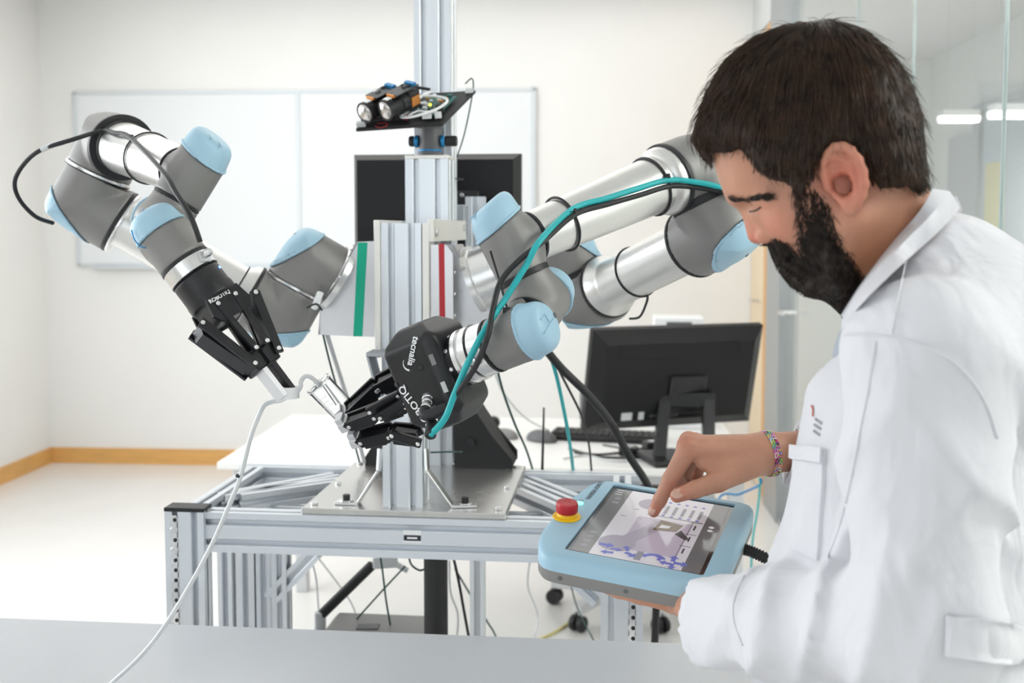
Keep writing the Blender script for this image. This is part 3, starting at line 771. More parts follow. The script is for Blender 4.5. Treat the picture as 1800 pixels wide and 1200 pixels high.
def elbow(parent, C, a, La, b, Lb, R, cap=True, rnd=.03, cw=(1, 1)):
    C = np.asarray(C); a = nrm(a); b = orth(b, a); n = -nrm(a * cw[0] + b * cw[1]); dc = R * (.55 if cap else 1.02)
    def pipe(p):
        q = p - C; ha = q @ a; hb = q @ b
        da = np.linalg.norm(q - ha[:, None] * a, axis=1) - R; db = np.linalg.norm(q - hb[:, None] * b, axis=1) - R
        return np.where(ha > hb, smax(da, ha - La, .003), smax(db, hb - Lb, .003))
    body = lambda p: smax(pipe(p), (p - C) @ n - dc, .003 if cap else rnd)
    ext = [C + a * La, C + b * Lb, C + n * R * 1.5, C]; lo = np.min(ext, 0) - R * 1.06; hi = np.max(ext, 0) + R * 1.06
    iso('joint_housing', body, lo, hi, .0042, 'ur_grey', parent)
    if cap:
        th = .033
        capf = lambda p: smax(smax(pipe(p) - .0016 + np.maximum((p - C) @ n - dc, 0) * .10, dc + .001 - (p - C) @ n, .001), (p - C) @ n - (dc + th), .016)
        cp = iso('joint_cap', capf, C + n * (dc + th / 2) - R * 1.75, C + n * (dc + th / 2) + R * 1.75, .0042, 'ur_blue', parent)
        lip = lambda p: smax(pipe(p) - .0030, np.abs((p - C) @ n - dc - .002) - .0022, .001)
        iso('cap_lip', lip, C + n * dc - R * 1.8, C + n * dc + R * 1.8, .003, 'ur_blue', cp)
        ts = np.linspace(.14, .0, 600); e_ = nrm(a - b - n * np.dot(a - b, n)) * .006; vv = capf(C + e_ + n * ts[:, None]); sc_ = C + e_ + n * ts[int(np.argmax(vv < 0))]
        MB().cyl(sc_ - n * .004, sc_ + n * .0006, .0042, n=12).build('screw_socket', 'dark_grey', cp)
def wrist(parent, C, j, lc, ls, r, s, Ls, rs, tilt=None, detail=True):
    """joint cylinder along j (cap end), stub along s"""
    C = np.asarray(C); j = nrm(j); cn = j if tilt is None else nrm(tilt); th = .038
    stub = s_cyl(C, C + nrm(s) * Ls, rs, .002)
    f = lambda p: smax(s_uni(.014, s_cyl(C - j * ls, C + j * (lc + .03), r, .003), stub)(p), (p - C) @ cn - lc, .002)
    ext = [C - j * ls, C + j * (lc + .03), C + nrm(s) * Ls]
    iso('joint_housing', f, np.min(ext, 0) - r * 1.15, np.max(ext, 0) + r * 1.15, .0036, 'ur_grey', parent)
    cyl = s_cyl(C, C + j * (lc + .1), r + .0016)
    cf = lambda p: smax(smax(cyl(p) + np.maximum((p - C) @ cn - lc, 0) * .14, lc + .0008 - (p - C) @ cn, .001), (p - C) @ cn - lc - th, .018)
    cc = C + j * (lc + th / 2)
    cp = iso('joint_cap', cf, cc - r * 1.5, cc + r * 1.5, .0030, 'ur_blue', parent)
    lp = lambda p: smax(np.linalg.norm((p - C) - ((p - C) @ j)[:, None] * j, axis=1) - r - .0030, np.abs((p - C) @ cn - lc - .002) - .0022, .001)
    iso('cap_lip', lp, C + j * lc - r * 1.3, C + j * lc + r * 1.3, .0028, 'ur_blue', cp)
    if detail: cap_detail(cp, C + j * lc + cn * th, cn, s, r)
def tie(parent, c, ax, r, knot=None, name='cable_tie', th=.0016):
    x, y, z = basis(ax); pts = [c + (x * math.cos(t) + y * math.sin(t)) * (r + th * .7) for t in np.linspace(0, 2 * math.pi, 40, endpoint=False)]
    m = MB().tube(pts, th, 6, True)
    if knot is not None:
        k = c + orth(knot, z) * (r + .005); m.box(k, (.004, .004, .003), np.stack(basis(ax), 1), .0008); m.cyl(k, k + orth(knot, z) * .006 + z * .012, .0011, n=6)
    return m.build(name, 'rubber', parent, 1)
W = {}
def robot_arm(key, label, pts, big):
    q = {k: P(*v) for k, v in pts.items()}; W[key] = q
    t = thing('articulated_robot', label, 'robot arm', q['Bf'])
    R = .0625
    C1, C2, C3, C4, W1, W2, W3 = [q[k] for k in ('C1', 'C2', 'C3', 'C4', 'W1', 'W2', 'W3')]
    # base
    ax = nrm(C1 - q['Bf']); L = np.linalg.norm(C1 - q['Bf'])
    MB().lathe(q['Bf'], ax, [(.02, 0), (.0745, 0), (.0745, .012), (.068, .014), (.066, max(.016, L - .062))], 48).build('base_flange', 'alu_polished', t, 40)
    for k in range(6):
        x, y, z = basis(ax); d = x * math.cos(k * 1.047) + y * math.sin(k * 1.047)
        bolt(t, q['Bf'] + d * .070 + ax * .012, ax, .0035, .003)
    j2 = nrm(C2 - C1); up_d = nrm(C3 - C2); fo_d = nrm(W1 - C4); j3 = nrm(C4 - C3)
    D12 = np.linalg.norm(C2 - C1); D34 = np.linalg.norm(C4 - C3)
    elbow(t, C1, -ax, .058, j2, D12 / 2 - .003, R, cw=(1.45, .8)); ring(t, C1 - ax * .0595, ax, R - .001, .003, 'rubber')
    ring(t, C1 + j2 * D12 / 2, j2, R - .001 + (0.0015 if big else 0), .006 if not big else .012, 'alu_polished' if not big else 'rubber')
    if not big: ring(t, C1 + j2 * (D12 / 2 + .004), j2, R - .0006, .002, 'rubber')
    elbow(t, C2, -j2, D12 / 2 - .003, up_d, .070, R, cw=(1.4, .85))
    # upper arm
    LU = np.linalg.norm(C3 - C2)
    ring(t, C2 + up_d * .073, up_d, R + .0008, .006, 'rubber')
    MB().lathe(C2 + up_d * .0755, up_d, [(.03, 0), (.0605, 0), (.0605, .008), (.049, .022), (.0475, .03), (.0465, LU - .1755), (.0475, LU - .165), (.0475, LU - .150)], 48).build('upper_arm_tube', 'alu_tube', t, 40)
    tie(t, C2 + up_d * (.17 if big else .10), up_d, .0475, None); 
    if not big: ring(t, C3 - up_d * .0775, up_d, R, .005, 'alu_polished', 'flange_ring')
    ring(t, C3 - up_d * .072, up_d, R + .0006, .006, 'rubber')
    elbow(t, C3, -up_d, .069, j3, D34 / 2 - .003, R, cw=(.8, 1.4))
    ring(t, C3 + j3 * D34 / 2, j3, R - .001 + (0.0015 if big else 0), .006 if not big else .013, 'alu_polished' if not big else 'rubber')
    if not big: ring(t, C3 + j3 * (D34 / 2 - .004), j3, R - .0006, .002, 'rubber')
    elbow(t, C4, -j3, D34 / 2 - .003, fo_d, .056, R - .003, cap=False)
    # forearm
    LF = np.linalg.norm(W1 - C4)
    ring(t, C4 + fo_d * .059, fo_d, R - .0015, .007, 'rubber')
    MB().lathe(C4 + fo_d * .0625, fo_d, ([(.03, 0), (.0575, 0), (.0575, .010), (.0535, .018), (.0475, .022)] if big else [(.03, 0), (.049, 0), (.049, .004), (.0478, .006), (.0475, .022)]) + [ (.0470, .03), (.0385, LF - .120), (.0385, LF - .1065)], 48).build('forearm_tube', 'alu_tube', t, 40)
    ring(t, C4 + fo_d * (LF - .0435), fo_d, .0395, .005, 'rubber')
    # wrist
    j4 = orth(C4 - C3, fo_d) if False else nrm(W1 - W2)
    D45 = np.linalg.norm(W2 - W1)
    wrist(t, W1, j4, .032, D45 / 2 - .002, .0395, -fo_d, .042, .0375, nrm(j4 * .95 + fo_d * .28))
    ring(t, (W1 + W2) / 2, j4, .0392 if not big else .0402, .004 if not big else .009, 'rubber')
    j5 = nrm(W2 - W3); D56 = np.linalg.norm(W3 - W2)
    wrist(t, W2, j5, .032, D56 / 2 - .002, .0395, j4, D45 / 2 - .002, .0388)
    ring(t, (W2 + W3) / 2, j5, .0388, .004, 'rubber')
    j6 = orth(q['T'] - W3, j5) if False else nrm(q['T'] - W3)
    W[key]['j6'] = j6; W[key]['fo'] = fo_d
    wrist(t, W3, -j6, .016, .040, .0395, j5, D56 / 2 - .002, .0388)
    ring(t, W3 + j6 * .0425, j6, .0402, .005, 'rubber')
    MB().lathe(W3 + j6 * .045, j6, [(.02, 0), (.0392, 0), (.0392, .022), (.036, .0235)], 48).build('tool_flange', 'alu_polished', t, 40)
    return t
LP = dict(Bf=(594, 490, 2.12), C1=(545, 462, 2.10), C2=(495, 552, 2.085), C3=(150, 355, 2.0), C4=(197, 252, 2.0), W1=(338, 308, 1.70), W2=(283, 397, 1.685), W3=(296, 424, 1.605), T=(346, 489, 1.60))
RP = dict(Bf=(836, 496, 2.14), C1=(990, 436, 2.10), C2=(1032, 522, 2.10), C3=(1268, 402, 1.765), C4=(1217, 297, 1.775), W1=(895, 433, 1.575), W2=(948, 538, 1.565), W3=(912, 590, 1.49), T=(794, 637, 1.545))
armL = robot_arm('L', 'grey robot arm with light blue caps beside the green tape, holding the two-finger gripper', LP, False)
armR = robot_arm('R', 'grey robot arm with teal cable strapped along it, carrying the big three-finger gripper', RP, True)
# tool connector studs on the flanges
qL, qR = W['L'], W['R']
def stud(arm, c, d):
    d = nrm(d); x, y, z = basis(d)
    MB().box(c + d * .001, (.009, .009, .004), np.stack([x, y, z], 1), .001).build('connector_pad', 'light_grey', arm)
    MB().lathe(c + d * .004, d, [(.005, 0), (.005, .007), (.0065, .008), (.0065, .013), (.004, .016)], 18).build('connector_stud', 'alu_polished', arm, 40)
stud(armL, qL['W3'] + qL['j6'] * .057 + orth(A3(.75, -.55, .5), qL['j6']) * .038, orth(A3(.75, -.55, .5), qL['j6']))
stud(armR, qR['W3'] + qR['j6'] * .056 + orth(A3(.1, -1, .0), qR['j6']) * .038, orth(A3(.1, -1, .0), qR['j6']))
# ties round the forearms
fo = qL['fo']
for s, kn in ((.072, A3(-.5, -.6, .5)), (.20, A3(-.2, -.8, .6))):
    tie(armL, qL['C4'] + fo * s, fo, .0475 if s < .1 else .044, kn)
fo = qR['fo']
for s, kn in ((.098, A3(0, -1, .1)), (.285, A3(0, -1, .25))):
    tie(armR, qR['C4'] + fo * s, fo, .047 if s < .15 else .0415, kn, th=.0022)
MB().tube([P(862, 441, 1.525), P(880, 500, 1.515), P(892, 545, 1.49), P(893, 556, 1.478)], .0018, 6).build('strap_tie', 'rubber', armR, 1)
MB().box(P(891, 545, 1.48), (.006, .004, .004), None, .001).build('tie_lock', 'rubber', armR)
wt_ = P(558, 528, 2.03)
MB().box(wt_, (.008, .006, .018), np.stack(basis(A3(.4, 0, 1)), 1), .002).build('cable_marker', 'white_plastic', armL)
MB().tube(spline([P(540, 541, 2.03), P(556, 534, 2.02), P(566, 545, 2.03)], 5), .0018, 6).build('cable_tie', 'rubber', armL, 1)

# ---------------------------------------------------------------- text helper (flat print)
def text(name, body, size, O, ex, ey, mname, parent, depth=.0002, bold=0.0, align='CENTER', sx=1.0):
    cu = bpy.data.curves.new(name, 'FONT'); cu.body = body; cu.size = size; cu.align_x = align; cu.align_y = 'CENTER'; cu.offset = bold; cu.resolution_u = 3
    tmp = bpy.data.objects.new(name + '_tmp', cu); COL.objects.link(tmp)
    dg = bpy.context.evaluated_depsgraph_get(); me = bpy.data.meshes.new_from_object(tmp.evaluated_get(dg))
    V = np.array([v.co[:] for v in me.vertices]); Fc = [list(p.vertices) for p in me.polygons]
    bpy.data.objects.remove(tmp); bpy.data.meshes.remove(me)
    if not len(V): return None
    ex = nrm(ex); ey = orth(ey, ex); n = np.cross(ex, ey)
    Wd = np.asarray(O) + V[:, :1] * ex * sx + V[:, 1:2] * ey + n * depth
    return mk(name, Wd, Fc, mname, parent)

# ================================================================== two-finger gripper on the left-hand arm
Z = qL['j6']; O2 = qL['W3'] + Z * .068
X = orth(A3(.52, .70, .42), Z); Yv = np.cross(Z, X)
if Yv[1] > 0: Yv = -Yv
G = np.stack([X, Yv, Z], 1)
def gl(x, y, z): return O2 + G @ A3(x, y, z)
grip2 = thing('two_finger_gripper', 'slim black two-finger gripper with a blue light pinching the white tube', 'gripper', O2)
body = s_uni(.008, s_cyl(gl(0, 0, 0), gl(0, 0, .048), .0385, .003), s_box(gl(0, 0, .058), (.029, .030, .026), G, .006))
iso('body', body, O2 + np.min([G @ A3(a, b, c) for a in (-.045, .045) for b in (-.045, .045) for c in (-.005, .095)], 0), O2 + np.max([G @ A3(a, b, c) for a in (-.045, .045) for b in (-.045, .045) for c in (-.005, .095)], 0), .003, 'black_plastic', grip2)
ring(grip2, gl(0, 0, -.001), Z, .0398, .003, 'black_anod', 'coupling_ring')
ring(grip2, gl(0, 0, .027), Z, .0388, .001, 'matt_black', 'body_seam')
MB().ball(gl(.024, .0285, .012) + nrm(gl(.024, .0285, .012) - gl(0, 0, .012)) * .001, .0022).build('status_light', 'led_blue', grip2, 1)
for s in (-1, 1):
    # face plates of the palm
    MB().prism([(-.030, .046), (.030, .046), (.036, .074), (.026, .088), (-.026, .088), (-.036, .074)], O2, X, Z, Yv, s * .0300 - .002, s * .0300 + .002).build('palm_plate', 'black_anod', grip2)
text('maker_name', 'ROBOTIQ', .0088, gl(-.008, .0322, .052), X * 1.0, -Z * 1.0, 'white_print', grip2, .0004, .0002)
for s in (-1, 1):
    fg = MB().hull([gl(s * x + dx, y, z) for x, z in ((.050, .070), (.056, .086), (.020, .168), (.026, .164)) for y in (-.0165, .0165) for dx in (-.003, .003)]).build('finger', 'black_anod', grip2)
    for y in (-1, 1):
        MB().hull([gl(s * x, y * (.022 + e), z) for x, z in ((.046, .066), (.060, .072), (.016, .168), (.028, .172)) for e in (-.003, .003)]).build('side_link', 'black_anod', fg)
        MB().hull([gl(s * x, y * (.030 + e), z) for x, z in ((.012, .060), (.022, .056), (.006, .150), (.016, .150)) for e in (-.003, .003)]).build('inner_link', 'black_anod', fg)
        for x, z in ((.052, .072), (.024, .164)): bolt(fg, gl(s * x, y * .025, z), Yv * y, .0038, .0016)
        for x, z in ((.017, .060), (.011, .146)): bolt(fg, gl(s * x, y * .033, z), Yv * y, .0038, .0016)
    MB().box(gl(s * .013, 0, .160), (.010, .019, .016), G, .002).build('tip_block', 'black_anod', fg)
    MB().hull([gl(s * (x + .002), y, z) for x, z in ((.003, .160), (.0115, .160), (.003, .228), (.0105, .228)) for y in (-.0135, .0135)]).build('finger_tip', 'alu_sheet' if s < 0 else 'black_anod', fg)

# ================================================================== three-finger gripper on the right-hand arm
Z3 = qR['j6']; O3 = qR['W3'] + Z3 * .070
Y3 = orth(A3(.24, 0, -.95), Z3); X3 = np.cross(Y3, Z3)
if X3[1] > 0: X3 = -X3
G3 = np.stack([X3, Y3, Z3], 1)
def g3(x, y, z): return O3 + G3 @ A3(x, y, z)
grip3 = thing('three_finger_gripper', 'large black three-finger gripper with white lettering gripping a clear cup', 'gripper', O3)
MB().lathe(O3, Z3, [(.02, 0), (.0415, 0), (.0415, .010), (.038, .011), (.038, .016), (.0415, .017), (.0415, .024)], 48).build('coupling_ring', 'alu_polished', grip3, 40)
MB().cyl(g3(0, 0, .024), g3(0, 0, .040), .040, n=48, bv=.001).build('adapter_collar', 'black_anod', grip3, 40)
for k in range(5):
    a = -1.2 + k * .7; d = X3 * math.cos(a) + Y3 * math.sin(a); bolt(grip3, g3(0, 0, .032) + d * .0395, d, .0032, .0015)
HX, HY, Z0b, Z1b = .054, .080, .034, .124
def body3(p):
    q = (p - O3) @ G3; x, y, z = np.abs(q[:, 0]), np.abs(q[:, 1] - .006), q[:, 2]; k = .005
    d = smax(x - HX, y - HY, k); d = smax(d, z - Z1b, .006); d = smax(d, Z0b - z, .006)
    d = smax(d, (x + y) * .7071 - .0765, k)
    d = smax(d, (y * .70 - (z - Z0b) * .71) - .038, k)          # shoulders slope towards the flange
    d = smax(d, (x * .75 - (z - Z0b) * .66) - .030, k)
    d = smax(d, (y * .75 + (z - Z1b) * .66) - .046, k)
    return d
co = [G3 @ A3(a, b, c) for a in (-.06, .06) for b in (-.085, .095) for c in (.03, .137)]
iso('body', body3, O3 + np.min(co, 0), O3 + np.max(co, 0), .0035, 'black_plastic', grip3)
def on3(px, py, out=.0006):
    """point where the pixel's ray meets the gripper body, and the surface normal there"""
    d = nrm(ray(px, py)); t = np.linspace(1.2, 2.0, 1601); pp = CAMP + t[:, None] * d; v = body3(pp); i = np.argmax(v < 0)
    p = pp[i] if v[i] < 0 else g3(.05, 0, .08); n = grad(body3, p[None])[0]; return p + nrm(n) * out, nrm(n)
def print3(name, s, size, pxc, pxdir, parent, bold=.0003, sx=1.0):
    p, n = on3(*pxc); p2, _ = on3(pxc[0] + pxdir[0], pxc[1] + pxdir[1]); ex = orth(p2 - p, n); ey = np.cross(n, ex)
    return text(name, s, size, p + n * .0004, ex, ey, 'white_print', parent, .0003, bold, sx=sx)
print3('brand_name', 'tecnalia', .0150, (727, 617), (-4, 20), grip3)
print3('maker_name', 'ROBOTIQ', .0165, (731, 714), (-12, -16), grip3)
p, n = on3(719, 640); p2, _ = on3(713, 634); ex = orth(p2 - p, n); ey = np.cross(n, ex)
sw = [(math.cos(t) * .010, math.sin(t) * .010) for t in np.linspace(.1, 2.4, 12)] + [(math.cos(t) * .0082 + .0012, math.sin(t) * .0080) for t in np.linspace(2.4, .1, 12)]
MB().prism(sw, p, ex, ey, n, 0, .0004).build('brand_swoosh', 'white_print', grip3)
for (a, b) in ((701, 708), (754, 752), (740, 645), (697, 676)):
    p, n = on3(a, b, 0); bolt(grip3, p - n * .001, n, .0042, .0025, 'bolt_steel' if (a, b) in ((701, 708), (754, 752)) else 'bolt_black')
for (a, b, w_) in ((760, 632, .008), (781, 680, .008)):
    p, n = on3(a, b); ex = orth(Y3, n); MB().box(p, (w_, .0034, .0005), np.stack([ex, np.cross(n, ex), n], 1)).build('rating_label', 'light_grey' if b > 650 else 'mid_grey', grip3)
# connectors
def conn(px, d, L=.030):
    p, n = on3(*px, 0); d = nrm(d)
    MB().lathe(p - d * .003, d, [(.0085, 0), (.0085, .005), (.0075, .006), (.0075, .012), (.0065, .013), (.0065, .020), (.0075, .021), (.0075, .027), (.005, .030)], 20).build('connector', 'alu_polished', grip3, 40)
    return p + d * .024
dcn = nrm(A3(-.05, -.75, -.45))
k1 = conn((752, 700), dcn); k2 = conn((764, 722), dcn)
MB().tube(spline([k1, k1 + dcn * .012, k1 + dcn * .016 + A3(.012, 0, .004), k1 + dcn * .016 + A3(.034, .0, .014)], 5), .0085, 12).build('plug', 'rubber', grip3, 1)
MB().cyl(k2, k2 + dcn * .030, .0085, n=16, bv=.002).build('plug', 'rubber', grip3, 40)
plug1 = k1 + dcn * .016 + A3(.034, 0, .014); plug2 = k2 + dcn * .028
# fingers: px nodes of the outer links, each link a pair of plates
def finger(nodes, wdir, wid, hh, tip):
    pts = [P(*n) for n in nodes]
    root = None
    for i in range(len(pts) - 1):
        a, b = pts[i], pts[i + 1]; d = nrm(b - a); wv = orth(wdir, d); hv = np.cross(d, wv); L = np.linalg.norm(b - a)
        R = np.stack([wv, hv, d], 1); nm = 'finger' if i == 0 else 'finger_link'
        o = MB().box((a + b) / 2, (wid * .62, hh[i] * .55, L / 2 - .004), R, .0015).build(nm, 'black_anod', grip3 if root is None else root)
        if root is None: root = o
        for s in (-1, 1):
            MB().hull([(a + b) / 2 + R @ A3(s * wid + e, y, z) for e in (-.0022, .0022) for y, z in ((-hh[i], -L / 2 + .006), (hh[i], -L / 2 + .004), (-hh[i] * .85, L / 2 - .004), (hh[i] * .8, L / 2), (-hh[i] * .4, -L / 2 - .004), (hh[i] * .4, L / 2 + .004))]).build('side_plate', 'black_anod', root)
            for q in (-L / 2 + .004, L / 2 - .004):
                bolt(root, (a + b) / 2 + R @ A3(s * (wid + .002), 0, q), wv * s, .0034, .0014)
        MB().box((a + b) / 2 + R @ A3(0, -hh[i] - .004, .004), (wid * .7, .003, L * .33), R, .001).build('grip_pad', 'rubber', root)
    a, b = pts[-2], pts[-1]; d = nrm(b - a); wv = orth(wdir, d); hv = np.cross(d, wv)
    m = MB(); m.box(b + d * .006, (wid * 1.15, .008, .007), np.stack([wv, hv, d], 1), .0012); m.box(b + d * .008 + hv * .010, (wid * .8, .006, .006), np.stack([wv, hv, d], 1), .001)
    m.build('finger_tip', tip, root)
    return root
wd = A3(.25, -.9, -.35)
finger([(706, 656, 1.60), (664, 676, 1.615), (612, 722, 1.625)], wd, .0125, [.012, .010], 'alu_sheet')
finger([(716, 706, 1.575), (664, 724, 1.575), (612, 742, 1.588)], wd, .0115, [.011, .010], 'alu_sheet')
finger([(738, 764, 1.585), (690, 758, 1.590), (632, 770, 1.60)], wd, .0125, [.011, .010], 'alu_sheet')
# drive links crossing between fingers
for a, b in (((712, 706, 1.545), (668, 732, 1.552)), ((736, 778, 1.555), (690, 764, 1.56)), ((700, 694, 1.55), (650, 722, 1.56))):
    a, b = P(*a), P(*b); d = nrm(b - a); wv = orth(wd, d)
    MB().box((a + b) / 2, (.004, .0075, np.linalg.norm(b - a) / 2 + .004), np.stack([wv, np.cross(d, wv), d], 1), .0015).build('drive_link', 'black_anod', grip3)
    for q in (a, b): bolt(grip3, q + wv * .004, wv, .0034, .0018)

# ================================================================== clear cup held by the gripper and the white tube
ct = P(559, 674, 1.610); cb = P(624, 742, 1.630); cax = nrm(cb - ct); CL = np.linalg.norm(cb - ct)
cup = thing('clear_cup', 'clear graduated plastic cup held between the black gripper fingers', 'cup', cb)
MB().lathe(ct, cax, [(.0225, 0), (.0225, .003), (.0205, .004), (.0195, CL - .004), (.018, CL), (.0165, CL - .002), (.0180, CL - .005), (.0190, .004), (.0205, .001)], 40, cap=False).build('wall', 'clear_plastic', cup, 40)
MB().lathe(ct, cax, [(.004, -.002), (.010, -.003), (.0200, 0), (.0200, .0015), (.004, .002)], 40).build('lid', 'clear_plastic', cup, 40)
x, y, z = basis(cax)
for k in range(7):
    c = ct + cax * (.018 + k * .008); tt = np.linspace(-.35, .35 if k % 2 else .8, 9); f0 = orth(A3(-.25, -1, -.1), cax); f1 = np.cross(cax, f0)
    MB().tube([c + (f0 * math.cos(t) + f1 * math.sin(t)) * .0202 for t in tt], .0003, 4).build('graduation_mark', 'light_grey', cup)
pc = P(513, 690, 1.588)
tb = thing('white_tube', 'long thin white tube drooping from the slim gripper down over the grey table', 'tube', P(300, 1085, 1.6))
MB().tube(spline([ct + cax * .004, P(548, 664, 1.608), P(537, 661, 1.604), P(529, 670, 1.60), P(528, 680, 1.592), P(521, 690, 1.588)], 8), .0034, 12).build('inlet_tube', 'tube_white', tb, 1)
cl = MB(); cl.lathe(pc - UP * .008 + A3(-.004, 0, 0), UP, [(.0085, 0), (.0155, 0), (.0155, .017), (.0085, .017), (.0085, 0)], 28, cap=False); cl.box(pc + A3(-.02, .003, 0), (.010, .006, .0075), None, .001)
cl.build('clip', 'white_plastic', tb, 40)
TZ = .815
end = PZ(185, 1216, TZ) + UP * .004
# ================================================================== grey table in the foreground
tA, tB = PZ(0, 1085, TZ), PZ(1200, 1130, TZ)
ta = math.atan2(tB[1] - tA[1], tB[0] - tA[0]); TR = rotz(ta); te = TR[:, 0]; tn = TR[:, 1]
v1 = float(tA @ tn); v0 = v1 - .50
u0, u1_ = float(P(-160, 1085, tA[1]) @ te), .78
table = thing('grey_table', 'plain grey table top in front of the robot stand', 'table', te * ((u0 + u1_) / 2) + tn * ((v0 + v1) / 2))
MB().box(te * ((u0 + u1_) / 2) + tn * ((v0 + v1) / 2) + UP * (TZ - .0125), ((u1_ - u0) / 2, .25, .0125), TR, .002).build('table_top', 'table_grey', table)
for u in (u0 + .08, u1_ - .08):
    for v in (v0 + .06, v1 - .06):
        MB().box(te * u + tn * v + UP * (TZ - .025) / 2, (.025, .025, (TZ - .025) / 2), TR, .003).build('leg', 'light_grey', table)
for v in (v0 + .06, v1 - .06):
    MB().box(te * ((u0 + u1_) / 2) + tn * v + UP * (TZ - .05), ((u1_ - u0) / 2 - .1, .012, .024), TR, .002).build('apron_rail', 'light_grey', table)
hz = [pc - A3(.004, 0, .004), P(494, 703, 1.612), P(478, 706, 1.615), P(465, 712, 1.61), P(455, 730, 1.605), P(440, 770, 1.605), P(423, 836, 1.61), P(402, 890, 1.615), P(370, 962, 1.62), P(330, 1035, 1.62), P(286, 1105, 1.62), P(245, 1155, 1.62)]
hz += [end, PZ(120, 1290, TZ) + UP * .004, PZ(20, 1330, TZ) + UP * .004]
MB().tube(spline(hz, 10), .0036, 12).build('hose', 'tube_white', tb, 1)
MB().cyl(P(419, 834, 1.6085), P(417.5, 838, 1.6085), .0039, n=12).build('hose_mark', 'rubber', tb)

# ================================================================== cables
def cable(name, label, nodes, r, mname, n=10):
    return tag(MB().tube(spline([q if isinstance(q, np.ndarray) else P(*q) for q in nodes], n), r, 10).build(name, mname, None, 1), label, 'cable')
fo = qR['fo']
def on_fore(s, ang, off=.004):
    c = qR['C4'] + fo * s; rr = np.interp(s, [.06, .09, qR['LF'] if 'LF' in qR else .39], [.05, .0475, .038]) + off
    e1 = orth(A3(0, -1, 0), fo); e2 = orth(UP, fo); e2 = orth(e2 - e1 * (e2 @ e1), fo); return c + (e1 * math.cos(ang) + e2 * math.sin(ang)) * rr
cable('teal_cable', 'bright teal cable strapped along the robot forearm down to the big gripper', [(1330, 345, 1.70), (1275, 332, 1.70), (1235, 322, 1.695), on_fore(.098, -.02), on_fore(.16, .12), on_fore(.22, .22), on_fore(.285, .34), (950, 422, 1.505), (925, 466, 1.50), (890, 522, 1.49), (852, 580, 1.462), (825, 632, 1.452), (800, 690, 1.452), (782, 735, 1.455), plug2], .0047, 'teal_cable')
cable('black_cable', 'black cable beside the teal one, bowing out before the big gripper', [(1335, 352, 1.71), (1275, 338, 1.70), (1235, 331, 1.70), on_fore(.098, -.22), on_fore(.16, -.1), on_fore(.22, .02), on_fore(.285, .14), (955, 424, 1.51), (912, 458, 1.50), (880, 495, 1.495), (866, 545, 1.475), (858, 588, 1.45), (838, 640, 1.442), (812, 680, 1.445), plug1], .0042, 'rubber')
qq = qL['C4']; fL = qL['fo']
def on_foreL(s, d, rr): return qL['C4'] + fL * s + orth(d, fL) * rr
cable('gripper_cable', 'black cable looping out left of the robot elbow and along its forearm', [(93, 392, 1.99), (62, 380, 1.95), (34, 350, 1.92), (26, 318, 1.90), (45, 285, 1.89), (75, 262, 1.88), (125, 246, 1.88), on_foreL(.072, A3(-.6, -.55, .55), .0525), on_foreL(.13, A3(-.45, -.6, .6), .052), on_foreL(.20, A3(-.3, -.7, .6), .050), (285, 300, 1.64), (310, 340, 1.585), (335, 380, 1.56), (352, 425, 1.565)], .0040, 'rubber')
cable('marker_sleeve', 'pale sleeve around the looping black gripper cable', [(73, 263.5, 1.8795), (90, 255.5, 1.8795), (111, 250, 1.8795)], .0050, 'light_grey', 6)
MB_ = cable('blue_lead', 'thin blue lead hanging from the wrist cap of the arm near the whiteboard', [(231, 404, 1.575), (236, 420, 1.575), (246, 432, 1.572), (256, 436, 1.572)], .0010, 'blue_anod', 6)
cable('trunk_cable', 'thick black trunk cable hanging from the right arm to the stand', [(950, 602, 2.12), (985, 645, 2.14), (1035, 695, 2.16), (1075, 745, 2.2), (1105, 800, 2.22), (1138, 852, 2.24), (1150, 900, 2.25), (1155, 1000, 2.26), (1150, 1150, 2.25)], .0085, 'rubber')
cable('teal_lead', 'thin teal lead hanging from the right arm to the rear rail', [(960, 605, 2.16), (978, 660, 2.2), (995, 740, 2.3), (1003, 790, 2.4), (1008, 832, 2.5)], .0040, 'teal_cable')
cable('thin_black_lead', 'thin black lead hanging beside the teal lead over the desk', [(965, 615, 2.18), (990, 665, 2.2), (1022, 730, 2.3), (1035, 780, 2.4), (1040, 832, 2.5)], .0026, 'rubber')
cable('dark_green_lead', 'dark green lead slanting from the right arm to the rear rail near the webcam', [(872, 640, 2.2), (885, 690, 2.25), (905, 745, 2.35), (925, 790, 2.45), (937, 828, 2.5)], .0026, 'green_wire')
cable('grey_lead', 'pale grey lead slanting behind the right arm down to the keyboard', [(865, 640, 2.6), (885, 690, 2.8), (925, 735, 3.2), PZ(965, 770, DZ) + UP * .03], .003, 'light_grey')
cable('loop_lead', 'small black lead loop under the right upper arm', [(1107, 560, 2.0), (1125, 556, 1.98), (1137, 530, 1.96), (1138, 518, 1.95)], .0024, 'rubber')
an = fr(float(P(955, 830, 2.5) @ FU), float(P(955, 830, 2.5) @ FV), 0)
at = P(953, 835, 2.5)
ant = thing('antenna_rod', 'thin black antenna rod standing on the rear rail of the stand', 'antenna', at)
MB().tube([at, P(956, 716, 2.5)], [.0035, .0022], 8).build('rod', 'rubber', ant, 1); MB().cyl(at - UP * .02, at + UP * .012, .007, n=12).build('ferrule', 'bolt_black', ant, 40)
cable('left_drop_cable', 'dark cable pair dropping from the left shoulder sheet behind the clear cup', [(568, 588, 2.14), (578, 630, 2.2), (592, 680, 2.25), (612, 740, 2.3), (632, 812, 2.36)], .0022, 'green_wire')
